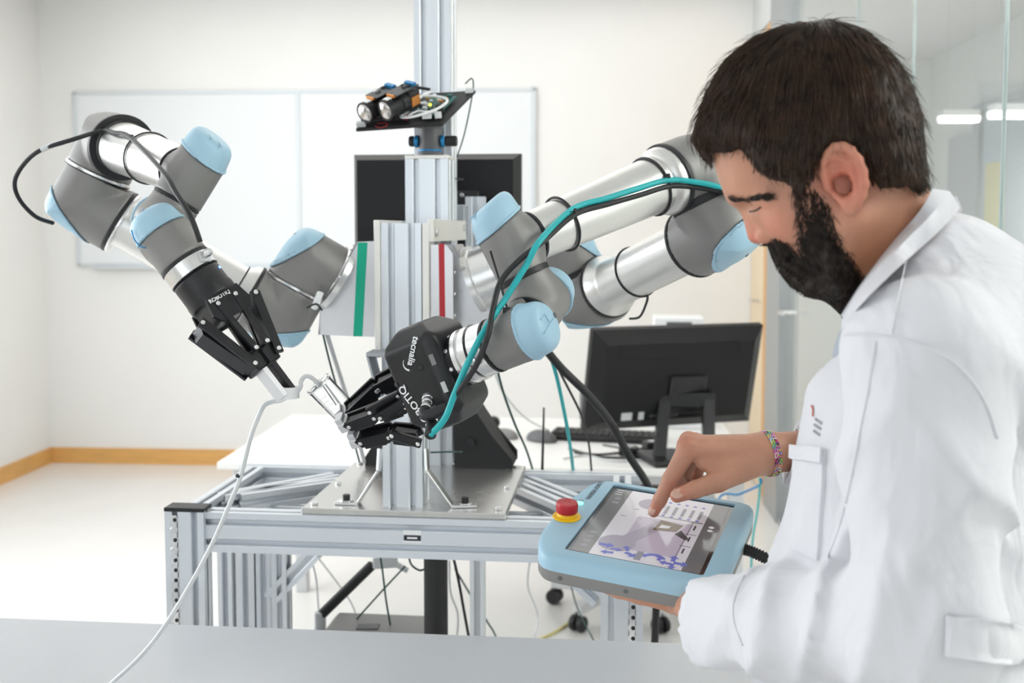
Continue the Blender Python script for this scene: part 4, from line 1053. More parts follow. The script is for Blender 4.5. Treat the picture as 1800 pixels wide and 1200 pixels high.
cable('left_drop_cable', 'pale thick cable dropping from the left shoulder sheet behind the clear cup', [(575, 588, 2.15), (588, 630, 2.22), (604, 680, 2.28), (622, 740, 2.34), (640, 812, 2.4)], .0050, 'light_grey')
cable('column_wire', 'thin dark wire tied across the column above the base plate', [(757, 795, 2.12), (785, 794, 2.14), (812, 794, 2.2)], .0018, 'green_wire', 4)
# leads below the stand
for nm, lab, nd, r, mm in [
    ('under_lead', 'dark green lead hanging straight below the beam label', [(664, 955, 2.3), (672, 1000, 2.3), (678, 1050, 2.32), (686, 1098, 2.4)], .0022, 'green_wire'),
    ('under_lead', 'dark lead slanting down left below the beam', [(712, 995, 2.4), (670, 1040, 2.42), (625, 1090, 2.45)], .0022, 'green_wire'),
    ('under_lead', 'black lead looping under the beam beside the black pole', [(718, 965, 2.25), (722, 990, 2.24), (738, 1002, 2.24), (752, 996, 2.26)], .0022, 'green_wire'),
    ('under_lead', 'black lead falling close to the black pole', [(795, 970, 2.3), (806, 1020, 2.3), (815, 1070, 2.32), (826, 1130, 2.35)], .0032, 'rubber'),
    ('under_lead', 'pale lead winding down beside the black pole', [(790, 985, 2.5), (792, 1040, 2.5), (805, 1080, 2.5), (802, 1130, 2.5)], .0026, 'light_grey'),
    ('under_lead', 'thin dark lead reaching the floor right of the inner post', [(800, 1000, 2.6), (830, 1050, 2.7), (855, 1090, 2.8), (875, 1130, 2.9), PZ(890, 1215, .003), PZ(900, 1215, .003)], .0026, 'green_wire'),
    ('under_lead', 'pale lead hanging left of the slanting black strut', [(548, 985, 2.6), (556, 1020, 2.6), (560, 1070, 2.65), (566, 1130, 2.7), PZ(570, 1215, .003), PZ(580, 1215, .003)], .0024, 'light_grey'),
    ('under_lead', 'pale blue lead crossing behind the slanting black strut', [(555, 975, 2.7), (590, 1020, 2.7), (620, 1065, 2.7), (632, 1110, 2.7)], .0024, 'light_grey'),
    ('under_lead', 'pale lead swinging under the middle of the beam', [(932, 980, 2.7), (928, 1030, 2.75), (945, 1080, 2.8), (938, 1140, 2.8), PZ(945, 1210, .003), PZ(960, 1215, .003)], .0030, 'light_grey'),
    ('under_lead', 'thin dark lead beside the chair castor', [(1000, 1010, 2.8), (1012, 1060, 2.9), (1030, 1100, 3.0), (1045, 1130, 3.0), PZ(1060, 1180, .003), PZ(1080, 1185, .003)], .0022, 'green_wire'),
    ('under_lead', 'pale teal lead hanging below the desk edge beside the person', [PZ(1335, 842, DZ) + UP * .004, (1336, 856, 3.36), (1331, 900, 3.36), (1322, 960, 3.38), (1320, 1060, 3.4), PZ(1322, 1200, .004), PZ(1330, 1200, .004)], .0035, 'teal_cable'),
    ('under_lead', 'dark blue lead curving below the desk edge beside the person', [PZ(1240, 1190, .004), (1250, 1000, 3.4), (1262, 880, 3.38), (1300, 868, 3.38), (1335, 852, 3.36), PZ(1338, 843, DZ) + UP * .004], .0035, 'blue_anod')]:
    cable(nm, lab, nd, r, mm)['group'] = 'leads hanging below the robot stand'
tag(MB().tube(spline([PZ(945, 1125, 0.004), PZ(985, 1105, .004), PZ(1015, 1080, .004), PZ(1040, 1045, .004)], 8), .006, 8).build('floor_cable', 'yellow_wire', None, 1), 'pale yellow cable on the floor near the chair castor', 'cable')

# ================================================================== stereo camera rig on the column
hc = fr(ue, ve + .045, ze1 + .008)
head = thing('tripod_head', 'dark grey levelling head with blue ring and knobs on top of the short column', 'tripod head', hc)
ht = P(750, 222, float(hc[1]))[2] - hc[2]
MB().lathe(hc, UP, [(.027, 0), (.027, .008), (.0245, .009), (.0245, ht - .006), (.027, ht - .004), (.027, ht)], 36).build('barrel', 'dark_grey', head, 40)
ring(head, hc + UP * .012, UP, .0253, .004, 'blue_anod', 'blue_ring')
for s, L in ((-1, .012), (1, .026)):
    b0 = hc + FU * s * .024 + UP * (ht * .5) - FV * .005
    MB().cyl(b0, b0 + FU * s * .009, .0135, n=24, bv=.002).build('knob', 'blue_anod', head, 40)
    MB().cyl(b0 + FU * s * .009, b0 + FU * s * (.009 + L), .0115, n=24, bv=.002).build('knob_grip', 'matt_black', head, 40)
hY = float(hc[1])
A_, B_, C_ = P(626, 229, hY - .09), P(778, 219, hY - .09), P(836, 161, hY + .10)
rig = thing('stereo_camera_rig', 'tilted black plate with two lenses and bare circuit boards on the levelling head', 'camera', (A_ + C_) / 2)
ex = nrm(B_ - A_); n_ = nrm(np.cross(ex, C_ - B_)); ey = np.cross(n_, ex)
if n_[2] < 0: n_ = -n_; 
ey = nrm(np.cross(n_, ex))
Lx = np.linalg.norm(B_ - A_); Ly = float((C_ - B_) @ ey); sk = float((C_ - B_) @ ex)
RGm = np.stack([ex, ey, n_], 1)
def rg(x, y, z): return A_ + ex * x + ey * y + n_ * z
MB().prism([(0, 0), (Lx, 0), (Lx + sk, Ly), (sk * .7, Ly)], A_, ex, ey, n_, -.003, .003).build('base_plate', 'matt_black', rig)
MB().hull([hc + UP * ht + FU * x + FV * y for x in (-.02, .02) for y in (-.02, .02)] + [rg(Lx * .62 + x, Ly * .45 + y, -.003) for x in (-.022, .022) for y in (-.022, .022)]).build('plate_mount', 'matt_black', rig)
for k, (px, py) in enumerate(((646, 198), (675, 194))):
    ld = nrm(A3(-.60, -.66, -.42)); c = P(px - 4 + 6 * k, py, hY - .105 - k * .018)
    ln = MB().lathe(c, -ld, [(.0190, -.002), (.0220, -.002), (.0220, .014), (.0195, .016), (.0195, .035), (.0225, .037), (.0225, .055)], 32).build('lens_barrel', 'black_anod', rig, 40)
    MB().lathe(c, ld, [(.0192, -.001), (.0182, .003), (.012, .006), (.003, .0072)], 28).build('lens_front', 'lens_glass', ln, 1)
    bb = c - ld * .07; hx = orth(ex, ld); hy = np.cross(ld, hx)
    MB().box(bb, (.020, .020, .016), np.stack([hx, hy, ld], 1), .002).build('camera_body', 'black_plastic', ln)
    Rb = np.stack([hx, -ld, np.cross(hx, -ld)], 1)
    up_ = Rb[:, 2] if Rb[2, 2] > 0 else -Rb[:, 2]
    MB().box(bb + up_ * .026 - ld * .004 + ld * .018, (.016, .034, .0012), Rb).build('sensor_board', 'pcb_dark', ln)
    for q in range(6):
        MB().box(bb + up_ * .0285 + Rb @ A3(random.uniform(-.011, .011), random.uniform(-.028, .018), 0) + ld * .0, (.003, .004, .0015), Rb).build('chip', random.choice(['matt_black', 'light_grey', 'dark_grey']), ln)
    MB().box(bb + up_ * .030 - ld * .028 + ld * .018, (.012, .005, .003), Rb).build('socket', 'blue_anod', ln)
    MB().box(bb + hx * .021, (.001, .010, .012), np.stack([hx, hy, ld], 1)).build('flex_cable', 'copper', ln)
    MB().box(bb + up_ * .0245 + ld * .046, (.010, .006, .0025), Rb).build('flex_cable', 'copper', ln)
    MB().box(c + up_ * .021 - ld * .01, (.006, .007, .0015), Rb).build('white_tag', 'white_plastic', ln)
MB().box(rg(.06, .045, .012), (.05, .028, .004), RGm, .001).build('lens_bracket', 'black_anod', rig)
MB().box(rg(Lx * .88, Ly * .45, .012), (.032, .062, .0015), RGm @ rotz(-.32), 0).build('circuit_board', 'pcb', rig)
for q in range(26):
    c = A3(random.uniform(-.028, .028), random.uniform(-.056, .056), .0035)
    MB().box(rg(Lx * .88, Ly * .45, .012) + RGm @ rotz(-.32) @ c, (random.uniform(.002, .006), random.uniform(.002, .006), random.uniform(.0015, .004)), RGm @ rotz(-.32)).build('chip', random.choice(['matt_black', 'light_grey', 'dark_grey', 'copper', 'white_plastic', 'pcb']), rig)
MB().box(rg(Lx * .82, .022, .016), (.010, .007, .007), RGm, .001).build('white_socket', 'white_plastic', rig)
MB().box(rg(Lx * .95, .022, .014), (.007, .006, .006), RGm, .001).build('white_socket', 'white_plastic', rig)
MB().box(rg(Lx * .97, .040, .022), (.008, .008, .009), RGm, .001).build('network_socket', 'matt_black', rig)
MB().ball(rg(Lx * .85, .075, .020), .003).build('status_light', 'led_yellow', rig, 1)
MB().box(rg(Lx + sk * .80, Ly * .92, .010), (.009, .006, .006), RGm, .001).build('usb_plug', 'white_plastic', rig)
MB().box(rg(.010, .014, .008), (.010, .007, .005), RGm, .001).build('corner_socket', 'light_grey', rig)
def rtube(name, pts, r, mm): MB().tube(spline([rg(*p) for p in pts], 8), r, 8).build(name, mm, rig, 1)
rtube('white_lead', [(.075, .10, .03), (.11, .09, .035), (.16, .085, .035), (.19, .06, .032), (.17, .02, .028), (.125, .0, .022), (.095, .012, .018), (.10, .03, .02)], .0030, 'white_plastic')
rtube('white_lead', [(.10, .02, .02), (.115, .05, .03), (.135, .09, .035), (.15, .13, .03)], .0032, 'white_plastic')
rtube('white_lead', [(.11, .012, .02), (.13, .02, .026), (.15, .012, .024), (.168, .022, .022)], .0022, 'white_plastic')
rtube('red_lead', [(.04, .004, .006), (.05, -.006, .004), (.065, .002, .006), (.06, .012, .008), (.045, .01, .008)], .0008, 'red_wire')
rtube('red_lead', [(.098, .012, .012), (.11, .02, .02), (.105, .008, .012)], .0014, 'red_wire')
rtube('black_lead', [(.07, .13, .03), (.11, .14, .04), (.15, .15, .03)], .0035, 'rubber')
cable('camera_lead', 'thin dark lead arching off the camera rig down beside the tall column', [P(818, 147, hY + .1), P(829, 138, hY + .09), P(832, 152, hY + .08), P(826, 190, hY + .08), P(815, 240, hY + .10), P(803, 276, hY + .12)], .0016, 'green_wire')
tie(stand, fr(UT, VT + .04, float(P(795, 315, 2.45)[2])), UP, .062, None)
# ================================================================== teach pendant
PA = A3(0.35856786, 0.92476284, 0.12744713); PB = A3(0.93316596, -0.35140995, -0.07558006); PN = A3(0.02510744, -0.1460299, 0.98896152); PO = A3(0.20290502, 1.4771432, 1.12955043)
PR = np.stack([PB, PA, PN], 1)                   # x = towards the operator, y = away, z = screen normal
def pd(x, y, z): return PO + PR @ A3(x, y, z)
pend = thing('teach_pendant', 'light blue touch-screen teach pendant with red stop button held by the person', 'control panel', pd(0, 0, -.045))
OUT = [(-.112, -.152), (.108, -.152), (.122, -.138), (.124, .128), (.112, .143), (-.110, .146), (-.130, .122), (-.145, .040), (-.144, -.085), (-.128, -.135)]
def inset(poly, d):
    c = np.mean(poly, 0); return [tuple(np.array(p) - nrm(np.append(np.array(p) - c, 0))[:2] * d) for p in poly]
def rounded_poly(poly, r, n=5):
    out = []; m = len(poly)
    for i in range(m):
        p0, p1, p2 = map(np.array, (poly[i - 1], poly[i], poly[(i + 1) % m]))
        a = p1 + (p0 - p1) / np.linalg.norm(p0 - p1) * min(r, np.linalg.norm(p0 - p1) * .45); b = p1 + (p2 - p1) / np.linalg.norm(p2 - p1) * min(r, np.linalg.norm(p2 - p1) * .45)
        for t in np.linspace(0, 1, n): out.append(tuple((1 - t) ** 2 * a + 2 * t * (1 - t) * p1 + t * t * b))
    return out
OP = rounded_poly(OUT, .02)
def shell(levels, name, mname, holes=None):
    V = []; Fc = []; n = len(OP)
    for d, z in levels: V += [pd(x, y, z) for x, y in inset(OP, d)]
    for i in range(len(levels) - 1): Fc += [(i * n + k, i * n + (k + 1) % n, (i + 1) * n + (k + 1) % n, (i + 1) * n + k) for k in range(n)]
    Fc += [list(range(n))[::-1], list(range((len(levels) - 1) * n, len(levels) * n))]
    return mk(name, V, Fc, mname, pend, 35)
shell([(.012, -.041), (.004, -.039), (.0005, -.034), (0, -.021)], 'rear_shell', 'mid_grey')
# blue front shell with a recessed window for the screen
SW, SH = .0945, .125
lev = [(0, -.021), (0, -.011), (.0015, -.0045), (.005, -.001), (.010, .0006)]
V = []; Fc = []; n = len(OP)
for d, z in lev: V += [pd(x, y, z) for x, y in inset(OP, d)]
for i in range(len(lev) - 1): Fc += [(i * n + k, i * n + (k + 1) % n, (i + 1) * n + (k + 1) % n, (i + 1) * n + k) for k in range(n)]
top0 = (len(lev) - 1) * n
rim = inset(OP, .010)
def toward_rect(p):
    s = min(SW / max(abs(p[0]), 1e-6), SH / max(abs(p[1]), 1e-6)); return (p[0] * s, p[1] * s)
rc = [toward_rect(p) for p in rim]
def addcorner(lst):
    return lst
V += [pd(x, y, .0006) for x, y in rc]; V += [pd(x, y, -.0035) for x, y in rc]
i1 = top0 + n; i2 = i1 + n
Fc += [(top0 + k, top0 + (k + 1) % n, i1 + (k + 1) % n, i1 + k) for k in range(n)]
Fc += [(i1 + k, i1 + (k + 1) % n, i2 + (k + 1) % n, i2 + k) for k in range(n)]
Fc += [list(range(i2, i2 + n))[::-1], list(range(n))]
bl = mk('front_shell', V, Fc, 'ur_blue', pend, 35)
# the display
mat('screen_dark', (0.02, 0.02, 0.025), 0.08, coat=0.6)
mat('screen_white', (0.35, 0.34, 0.36), 0.12, emis=(0.80, 0.76, 0.82), estr=0.36, coat=0.3)
mat('screen_grey', (0.10, 0.10, 0.105), 0.12, emis=(0.35, 0.35, 0.36), estr=0.15, coat=0.3)
mat('screen_lilac', (0.25, 0.22, 0.28), 0.12, emis=(0.62, 0.54, 0.64), estr=0.36, coat=0.3)
mat('screen_shape', (0.2, 0.18, 0.22), 0.12, emis=(0.50, 0.46, 0.54), estr=0.34)
mat('screen_blue', (0.06, 0.07, 0.25), 0.15, emis=(0.22, 0.24, 0.62), estr=0.38)
mat('screen_bar', (0.14, 0.14, 0.16), 0.15, emis=(0.42, 0.40, 0.44), estr=0.3)
mat('screen_brown', (0.10, 0.07, 0.04), 0.15, emis=(0.34, 0.22, 0.13), estr=0.2)
mat('screen_text', (0.08, 0.08, 0.09), 0.2)
mat('screen_pale', (0.4, 0.4, 0.4), 0.2, emis=(0.8, 0.8, 0.82), estr=0.4)
scr = MB().box(pd(0, 0, -.0030), (SW, SH, .0006), PR).build('screen', 'screen_dark', pend)
def disp(name, poly, mname, z=.0):
    MB().prism(poly, pd(0, 0, -.0023 + z), PB, PA, PN, 0, .0001).build(name, mname, scr)
def rect(x0, x1, y0, y1): return [(x0, y0), (x1, y0), (x1, y1), (x0, y1)]
# display axes: x from the top bar (left, away from the operator) to the bottom bar, y = display width
L_, R_, Wd = -.088, .088, .118
disp('menu_bar', rect(L_, -.062, -Wd, Wd), 'screen_grey', .0001)
disp('page', rect(-.062, .064, -Wd, Wd), 'screen_white', .0001)
disp('view_panel', rect(-.030, .050, -.085, .030), 'screen_lilac', .0002)
disp('status_bar', rect(.064, R_, -Wd, Wd), 'screen_grey', .0001)
for y in (-.1, -.085, -.07, -.055, .06, .075): disp('menu_icon', rect(-.080, -.070, y, y + .008), 'screen_bar', .0002)
for y in (.095, .103, .111): disp('menu_icon', rect(-.084, -.074, y, y + .002), 'screen_pale', .0002)
def circ(x, y, r, k=24): return [(x + r * math.cos(t), y + r * math.sin(t)) for t in np.linspace(0, 2 * math.pi, k, endpoint=False)]
disp('robot_shape', circ(-.022, .078, .020), 'screen_shape', .0003)
disp('robot_shape', circ(-.035, -.072, .026), 'screen_shape', .0003)
disp('robot_shape', [(-.035, -.048), (-.015, -.062), (.022, .02), (.004, .03)], 'screen_shape', .0003)
disp('tool_shape', [(-.0, -.010), (.032, -.004), (.038, .022), (.004, .028)], 'screen_brown', .0004)
disp('tool_shape', [(.006, .0), (.020, .003), (.022, .012), (.008, .012)], 'screen_pale', .0005)
disp('tool_shape', [(.032, -.012), (.050, -.026), (.054, -.020), (.038, .004)], 'screen_text', .0005)
for k in range(6):
    x = -.012 + k * .0125
    disp('slider_bar', rect(x, x + .005, .052, .082), 'screen_bar', .0003); disp('slider_mark', circ(x + .002, .046, .0028, 10), 'screen_blue', .0003); disp('slider_mark', circ(x + .002, .096, .0028, 10), 'screen_blue', .0003)
for y in (.038, -.005, -.045): disp('rule_line', rect(.046, .062, y, y + .0012), 'screen_text', .0004)
disp('rule_line', rect(-.02, .062, .040, .0412), 'screen_text', .0004); disp('rule_line', rect(.048, .0488, -.08, .038), 'screen_text', .0004)
for y in (.02, -.02, -.06): disp('value_text', rect(.053, .0555, y - .008, y + .008), 'screen_text', .0004)
def arrow(x, y, a, s):
    c, q = math.cos(a), math.sin(a); pts = [(-1, -.35), (.1, -.35), (.1, -.8), (1, 0), (.1, .8), (.1, .35), (-1, .35)]
    return [(x + (p[0] * c - p[1] * q) * s, y + (p[0] * q + p[1] * c) * s) for p in pts]
for x, y, a, s in ((-.046, -.084, 0, .011), (-.030, -.092, .0, .008), (-.018, -.083, 2.0, .008), (-.008, -.100, -.5, .010), (-.040, -.105, 3.3, .009), (.048, -.088, 1.6, .009), (.060, -.100, 0, .010), (.040, -.105, 3.1, .009), (.030, -.094, 1.6, .008), (.050, -.112, -1.5, .008)):
    disp('jog_arrow', arrow(x, y, a, s), 'screen_blue', .0004)
arc = [(.022 + .018 * math.cos(t), -.102 + .018 * math.sin(t)) for t in np.linspace(.4, 2.9, 12)] + [(.022 + .011 * math.cos(t), -.102 + .011 * math.sin(t)) for t in np.linspace(2.9, .4, 12)]
disp('jog_arrow', arc, 'screen_blue', .0004)
disp('toggle_bar', [(-.002, -.112), (.007, -.112), (.007, -.085), (-.002, -.085)], 'screen_bar', .0004)
for y in (.02, .032): disp('status_icon', circ(.076, y, .004, 14), 'screen_pale', .0003)
for k in range(5):
    disp('page_text', rect(-.055 + k * .012, -.047 + k * .012, .02 + (k % 2) * .03, .022 + (k % 2) * .03), 'screen_bar', .0003)
# stop button, power lamp, lettering
mat('stop_red', (0.50, 0.02, 0.03), 0.35, bump=.03, bscale=500)
mat('stop_yellow', (0.90, 0.55, 0.01), 0.4)
E0 = PPL(996, 908, pd(0, 0, .001), PN)
eb = MB().lathe(E0, PN, [(.0205, 0), (.0205, .0015), (.0195, .002), (.0145, .002), (.0140, .007), (.013, .008)], 40).build('stop_button_collar', 'stop_yellow', pend, 40)
MB().lathe(E0, PN, [(.012, .006), (.0150, .008), (.0160, .0095), (.0160, .020), (.0150, .0225), (.012, .0232), (.004, .0228)], 40).build('stop_button', 'stop_red', pend, 40)
m = MB()
for k in range(3):
    a0 = k * 2.094; m.tube([E0 + PN * .0232 + (PB * math.cos(t) + PA * math.sin(t)) * .008 for t in np.linspace(a0, a0 + 1.5, 8)], .0007, 4)
mat('stop_mark', (0.62, 0.20, 0.20), 0.4); m.build('turn_arrows', 'stop_mark', pend)
pl_ = PPL(1019, 884, pd(0, 0, .0012), PN)
MB().lathe(pl_, PN, [(.0055, -.001), (.0055, .001), (.004, .0016)], 20).build('power_lamp', 'led_green', pend, 40)
text('power_mark', 'I', .009, PPL(1022, 879, pd(0, 0, .0012), PN), PA, -PB, 'label_black', pend, .0003, .0003)
text('maker_name', 'UNIVERSAL ROBOTS', .0092, PPL(1045.5, 861.5, pd(0, 0, .0010), PN), PA, -PB, 'label_black', pend, .0004, .0002, sx=.92)
for x in (-.09, 0, .08): MB().cyl(pd(x, -.1525, -.029), pd(x, -.1500, -.029), .003, n=10).build('case_screw', 'dark_grey', pend)
# corrugated cable leaving the operator's side
cp_ = [pd(.118, .045, -.032), pd(.135, .043, -.033), pd(.165, .038, -.042), pd(.195, .03, -.065), pd(.22, .02, -.10), pd(.24, .01, -.16), pd(.25, 0, -.26)]
sp_ = spline(cp_, 14); rr_ = np.where(np.arange(len(sp_)) % 2, .0068, .0090)
MB().tube(sp_, rr_, 12).build('corrugated_cable', 'rubber', pend, 1)
# ================================================================== the person
mat('skin', (0.53, 0.265, 0.175), 0.46, noise=0.10, nscale=22, bump=0.22, bscale=420, sss=0.12)
mat('hair_brown', (0.040, 0.0195, 0.0105), 0.34, noise=0.55, nscale=60, spec=0.45)
mat('beard_dark', (0.026, 0.017, 0.0125), 0.5, noise=0.6, nscale=90, spec=0.4)
mat('nail', (0.62, 0.37, 0.29), 0.3, coat=0.3)
mat('coat_white', (0.70, 0.70, 0.735), 0.85, noise=0.015, nscale=9, bump=0.12, bscale=900)
_nt = M['coat_white'].node_tree; _b = _nt.nodes['Principled BSDF']; _bp = _b.inputs['Normal'].links[0].from_node
_tc = _nt.nodes.new('ShaderNodeTexCoord'); _mp = _nt.nodes.new('ShaderNodeMapping'); _mp.inputs['Scale'].default_value = (1.0, 1.0, .55); _mp.inputs['Rotation'].default_value = (.3, .35, .2)
_nz = _nt.nodes.new('ShaderNodeTexNoise'); _nz.inputs['Scale'].default_value = 12; _nz.inputs['Detail'].default_value = 2.5; _nz.inputs['Distortion'].default_value = 1.1
_b2 = _nt.nodes.new('ShaderNodeBump'); _b2.inputs['Strength'].default_value = .6; _b2.inputs['Distance'].default_value = .02
_nt.links.new(_tc.outputs['Object'], _mp.inputs['Vector']); _nt.links.new(_mp.outputs['Vector'], _nz.inputs['Vector']); _nt.links.new(_nz.outputs['Fac'], _b2.inputs['Height']); _nt.links.new(_b2.outputs['Normal'], _bp.inputs['Normal'])
mat('trousers_blue', (0.05, 0.06, 0.09), 0.8, noise=.1, nscale=40)
mat('shoe_black', (0.02, 0.02, 0.02), 0.4)
FBd = nrm(A3(-.90, .42, 0)); BL = np.cross(UP, FBd); BRm = np.stack([FBd, BL, UP], 1)   # body: forward, left, up
BC = A3(.462, 1.135, 0)
def bd(f, l, z): return BC + FBd * f + BL * l + UP * z
# head frame
hp_, hy_ = math.radians(24), math.radians(170.5)
FH = A3(math.cos(hy_), math.sin(hy_), 0)
Hx = FH * math.cos(hp_) - UP * math.sin(hp_); Hz = UP * math.cos(hp_) + FH * math.sin(hp_); Hy = np.cross(Hz, Hx)
HR = np.stack([Hx, Hy, Hz], 1)
HC = P(1476, 318, 1.03) - Hy * .075
def hd3(x, y, z): return HC + HR @ A3(x, y, z)
def hpl(px, py, y=0.0):
    q = HR.T @ (PPL(px, py, HC + Hy * y, Hy) - HC); return float(q[0]), float(q[2])
def hcap(a, b, ra, rb=None): return s_cap(hd3(*a), hd3(*b), ra, rb)
def hell(c, r, R=None): return s_ell(hd3(*c), r, HR if R is None else HR @ R)
neck_lo = bd(.005, 0, 1.44)
face_list = [
    (.000, hell((-.003, 0, .045), (.099, .0755, .088))),
    (.03, hell((.030, 0, -.018), (.049, .058, .064)))]
for s in (-1, 1):
    face_list += [(.02, hcap((.066, s * .022, .074), (.0705, s * .022, .036), .030, .029)),
                  (.02, hcap((.002, s * .052, -.036), (.036, s * .016, -.078), .021, .016)),
                  (.016, hell((.054, s * .040, -.012), (.024, .022, .024))),
                  (.010, hcap((.0905, s * .010, .0285), (.066, s * .050, .0165), .0085, .0085))]
face_list += [(.006, hcap((.0860, 0, .020), (.0868, 0, -.0175), .0060, .0112)),
              (.010, hcap((.0600, 0, -.030), (.050, 0, -.066), .0175, .0160)),
              (.014, s_sph(hd3(.042, 0, -.076), .0165)),
              (.030, s_cap(hd3(-.032, 0, -.026), neck_lo, .054, .062)),
              (.020, s_cap(hd3(.000, 0, -.056), bd(.045, 0, 1.44), .036, .045))]
for s in (-1, 1):
    face_list += [(.005, hcap((.0790, s * .0055, .012), (.0775, s * .0105, -.018), .0075, .0090)),
                  (.004, hell((.0800, s * .0135, -.0228), (.0115, .0062, .0082)))]
def skin_head(p):
    d = None
    for k, g in face_list: d = g(p) if d is None else smin(d, g(p), k)
    for s in (-1, 1):
        d = smax(d, -hell((.0910, s * .028, .0130), (.012, .015, .0085))(p), .010)
    for s in (-1, 1):
        d = smin(d, s_sph(hd3(.0690, s * .031, .0090), .0128)(p), .003)
        d = smax(d, -hell((.0845, s * .0075, -.0320), (.0062, .0036, .0050))(p), .002)
    return d
# ears
ez, ex_ = 0.001, .002
def ear(s):
    fl = rotz(-s * .30); ti = np.array([[math.cos(-.16), 0, math.sin(-.16)], [0, 1, 0], [-math.sin(-.16), 0, math.cos(-.16)]])
    R = fl @ ti; c = A3(ex_ - .006, s * .0815, ez)
    def L(x, y, z): return tuple(c + R @ A3(x, y * s, z))
    fs = [(.0, hell(tuple(c), (.0185, .0050, .028), R))]
    tt = np.linspace(-.5, 4.1, 12); rim = [L(.0178 * math.cos(t + .3) - .001, .004, .0295 * math.sin(t + .3) + .002) for t in tt]
    fs += [(.003, hcap(rim[i], rim[i + 1], .0042)) for i in range(len(rim) - 1)]
    fs += [(.006, hell(L(-.000, .001, -.0275), (.009, .0045, .010), R)), (.003, hcap(L(-.008, .004, -.016), L(-.009, .004, .012), .0030)), (.003, hcap(L(-.009, .004, .012), L(.004, .004, .020), .0028)),
           (.004, hell(L(.0125, .002, -.006), (.005, .004, .006), R))]
    con = hell(L(.003, .004, -.006), (.0100, .0095, .0125), R); con2 = hell(L(.005, .006, .014), (.008, .0045, .0055), R)
    def f(p):
        d = None
        for k, g in fs: d = g(p) if d is None else smin(d, g(p), k)
        return smax(smax(d, -con(p), .003), -con2(p), .003)
    return f
earL, earR = ear(1), ear(-1)
def head_all(p): return smin(smin(skin_head(p), earL(p), .006), earR(p), .006)
hV, hQ = isomesh(head_all, HC - A3(.15, .15, .21), HC + A3(.19, .14, .16), .0034)
# pointing hand: nodes (px, py, depth, radius)
def chain(nodes, k=.006):
    pts = [(P(a, b, c), r) for a, b, c, r in nodes]
    return [s_cap(pts[i][0], pts[i + 1][0], pts[i][1], pts[i + 1][1]) for i in range(len(pts) - 1)]
hd = .0
wristn = (1350, 797, 1.52, .0270)
K = dict(i=(1210, 788, 1.487, .0150), m=(1213, 781, 1.508, .0148), r=(1224, 783, 1.529, .0142), l=(1238, 792, 1.548, .0132))
palm = [s_cap(P(*wristn[:3]), P(*K[k][:3]), r0, K[k][3]) for k, r0 in (('i', .0235), ('m', .0240), ('r', .0235), ('l', .0220))]
palm += [s_cap(P(1330, 806, 1.510), P(1255, 812, 1.515), .024, .017), s_cap(P(1420, 792, 1.535), P(1345, 795, 1.521), .0305, .0275)]
fing = [chain([K['i'], (1178, 842, 1.487, .0112), (1160, 878, 1.490, .0098), (1149, 899, 1.492, .0082)]),
        chain([K['m'], (1186, 836, 1.512, .0112), (1206, 866, 1.514, .0100), (1232, 862, 1.512, .0088)]),
        chain([K['r'], (1200, 836, 1.535, .0108), (1222, 864, 1.535, .0096), (1248, 858, 1.532, .0086)]),
        chain([K['l'], (1222, 836, 1.556, .0098), (1240, 860, 1.555, .0088), (1262, 852, 1.552, .0078)])]
thumb = chain([(1318, 818, 1.495, .0195), (1262, 846, 1.470, .0150), (1222, 860, 1.462, .0122), (1190, 871, 1.462, .0098)])
webs = [s_cap(P(1290, 822, 1.49), P(1235, 815, 1.487), .014, .010)]
knuck = [s_sph(P(K[k][0] - 3, K[k][1] - 8, K[k][2]), .0125) for k in 'imrl']
def hand_r(p):
    d = palm[0](p)
    for g in palm[1:]: d = smin(d, g(p), .012)
    for g in knuck: d = smin(d, g(p), .008)
    for ch in fing:
        e = ch[0](p)
        for g in ch[1:]: e = smin(e, g(p), .0035)
        d = smin(d, e, .005)
    e = thumb[0](p)
    for g in thumb[1:]: e = smin(e, g(p), .004)
    for g in webs: e = smin(e, g(p), .012)
    return smin(d, e, .010)
lo = np.min([P(1140, 750, 1.46), P(1420, 910, 1.57), P(1140, 910, 1.57)], 0) - .02; hi = np.max([P(1425, 750, 1.60), P(1140, 750, 1.46), P(1425, 900, 1.46)], 0) + A3(.0, .03, .025)
rV, rQ = isomesh(hand_r, lo, hi, .0027)
# supporting hand under the pendant
PBOT = -.041
wl_ = P(1282, 1087, 1.19)
kl = [pd(.055 + 0 * i, -.105 + .022 * i, PBOT - .016) for i in range(4)]
pl = [s_cap(wl_, k_, .024, .013) for k_ in kl] + [s_cap(wl_ + (wl_ - P(1200, 1070, 1.3)) * .9, wl_, .030, .026)]
fl_ = []
for i, k_ in enumerate(kl):
    c1 = pd(.010, -.110 + .024 * i, PBOT - .0125); c2 = pd(-.020, -.112 + .025 * i, PBOT - .0105); c3 = pd(-.040 + .006 * abs(i - 1), -.113 + .026 * i, PBOT - .0095)
    fl_.append([s_cap(k_, c1, .0125, .0108), s_cap(c1, c2, .0108, .0095), s_cap(c2, c3, .0095, .008)])
th_ = [s_cap(wl_ + A3(0, .02, 0), pd(.140, -.125, -.034), .018, .013), s_cap(pd(.140, -.125, -.034), pd(.137, -.112, -.028), .013, .011), s_cap(pd(.137, -.112, -.028), pd(.135, -.098, -.022), .011, .0092)]
def hand_l(p):
    d = pl[0](p)
    for g in pl[1:]: d = smin(d, g(p), .012)
    for ch in fl_ + [th_]:
        e = ch[0](p)
        for g in ch[1:]: e = smin(e, g(p), .004)
        d = smin(d, e, .006)
    return d
ptl = [wl_ + (wl_ - P(1200, 1070, 1.3)) * .9, wl_] + kl + [pd(-.05, -.12, PBOT), pd(-.05, -.02, PBOT - .02), pd(.135, -.06, -.01)]
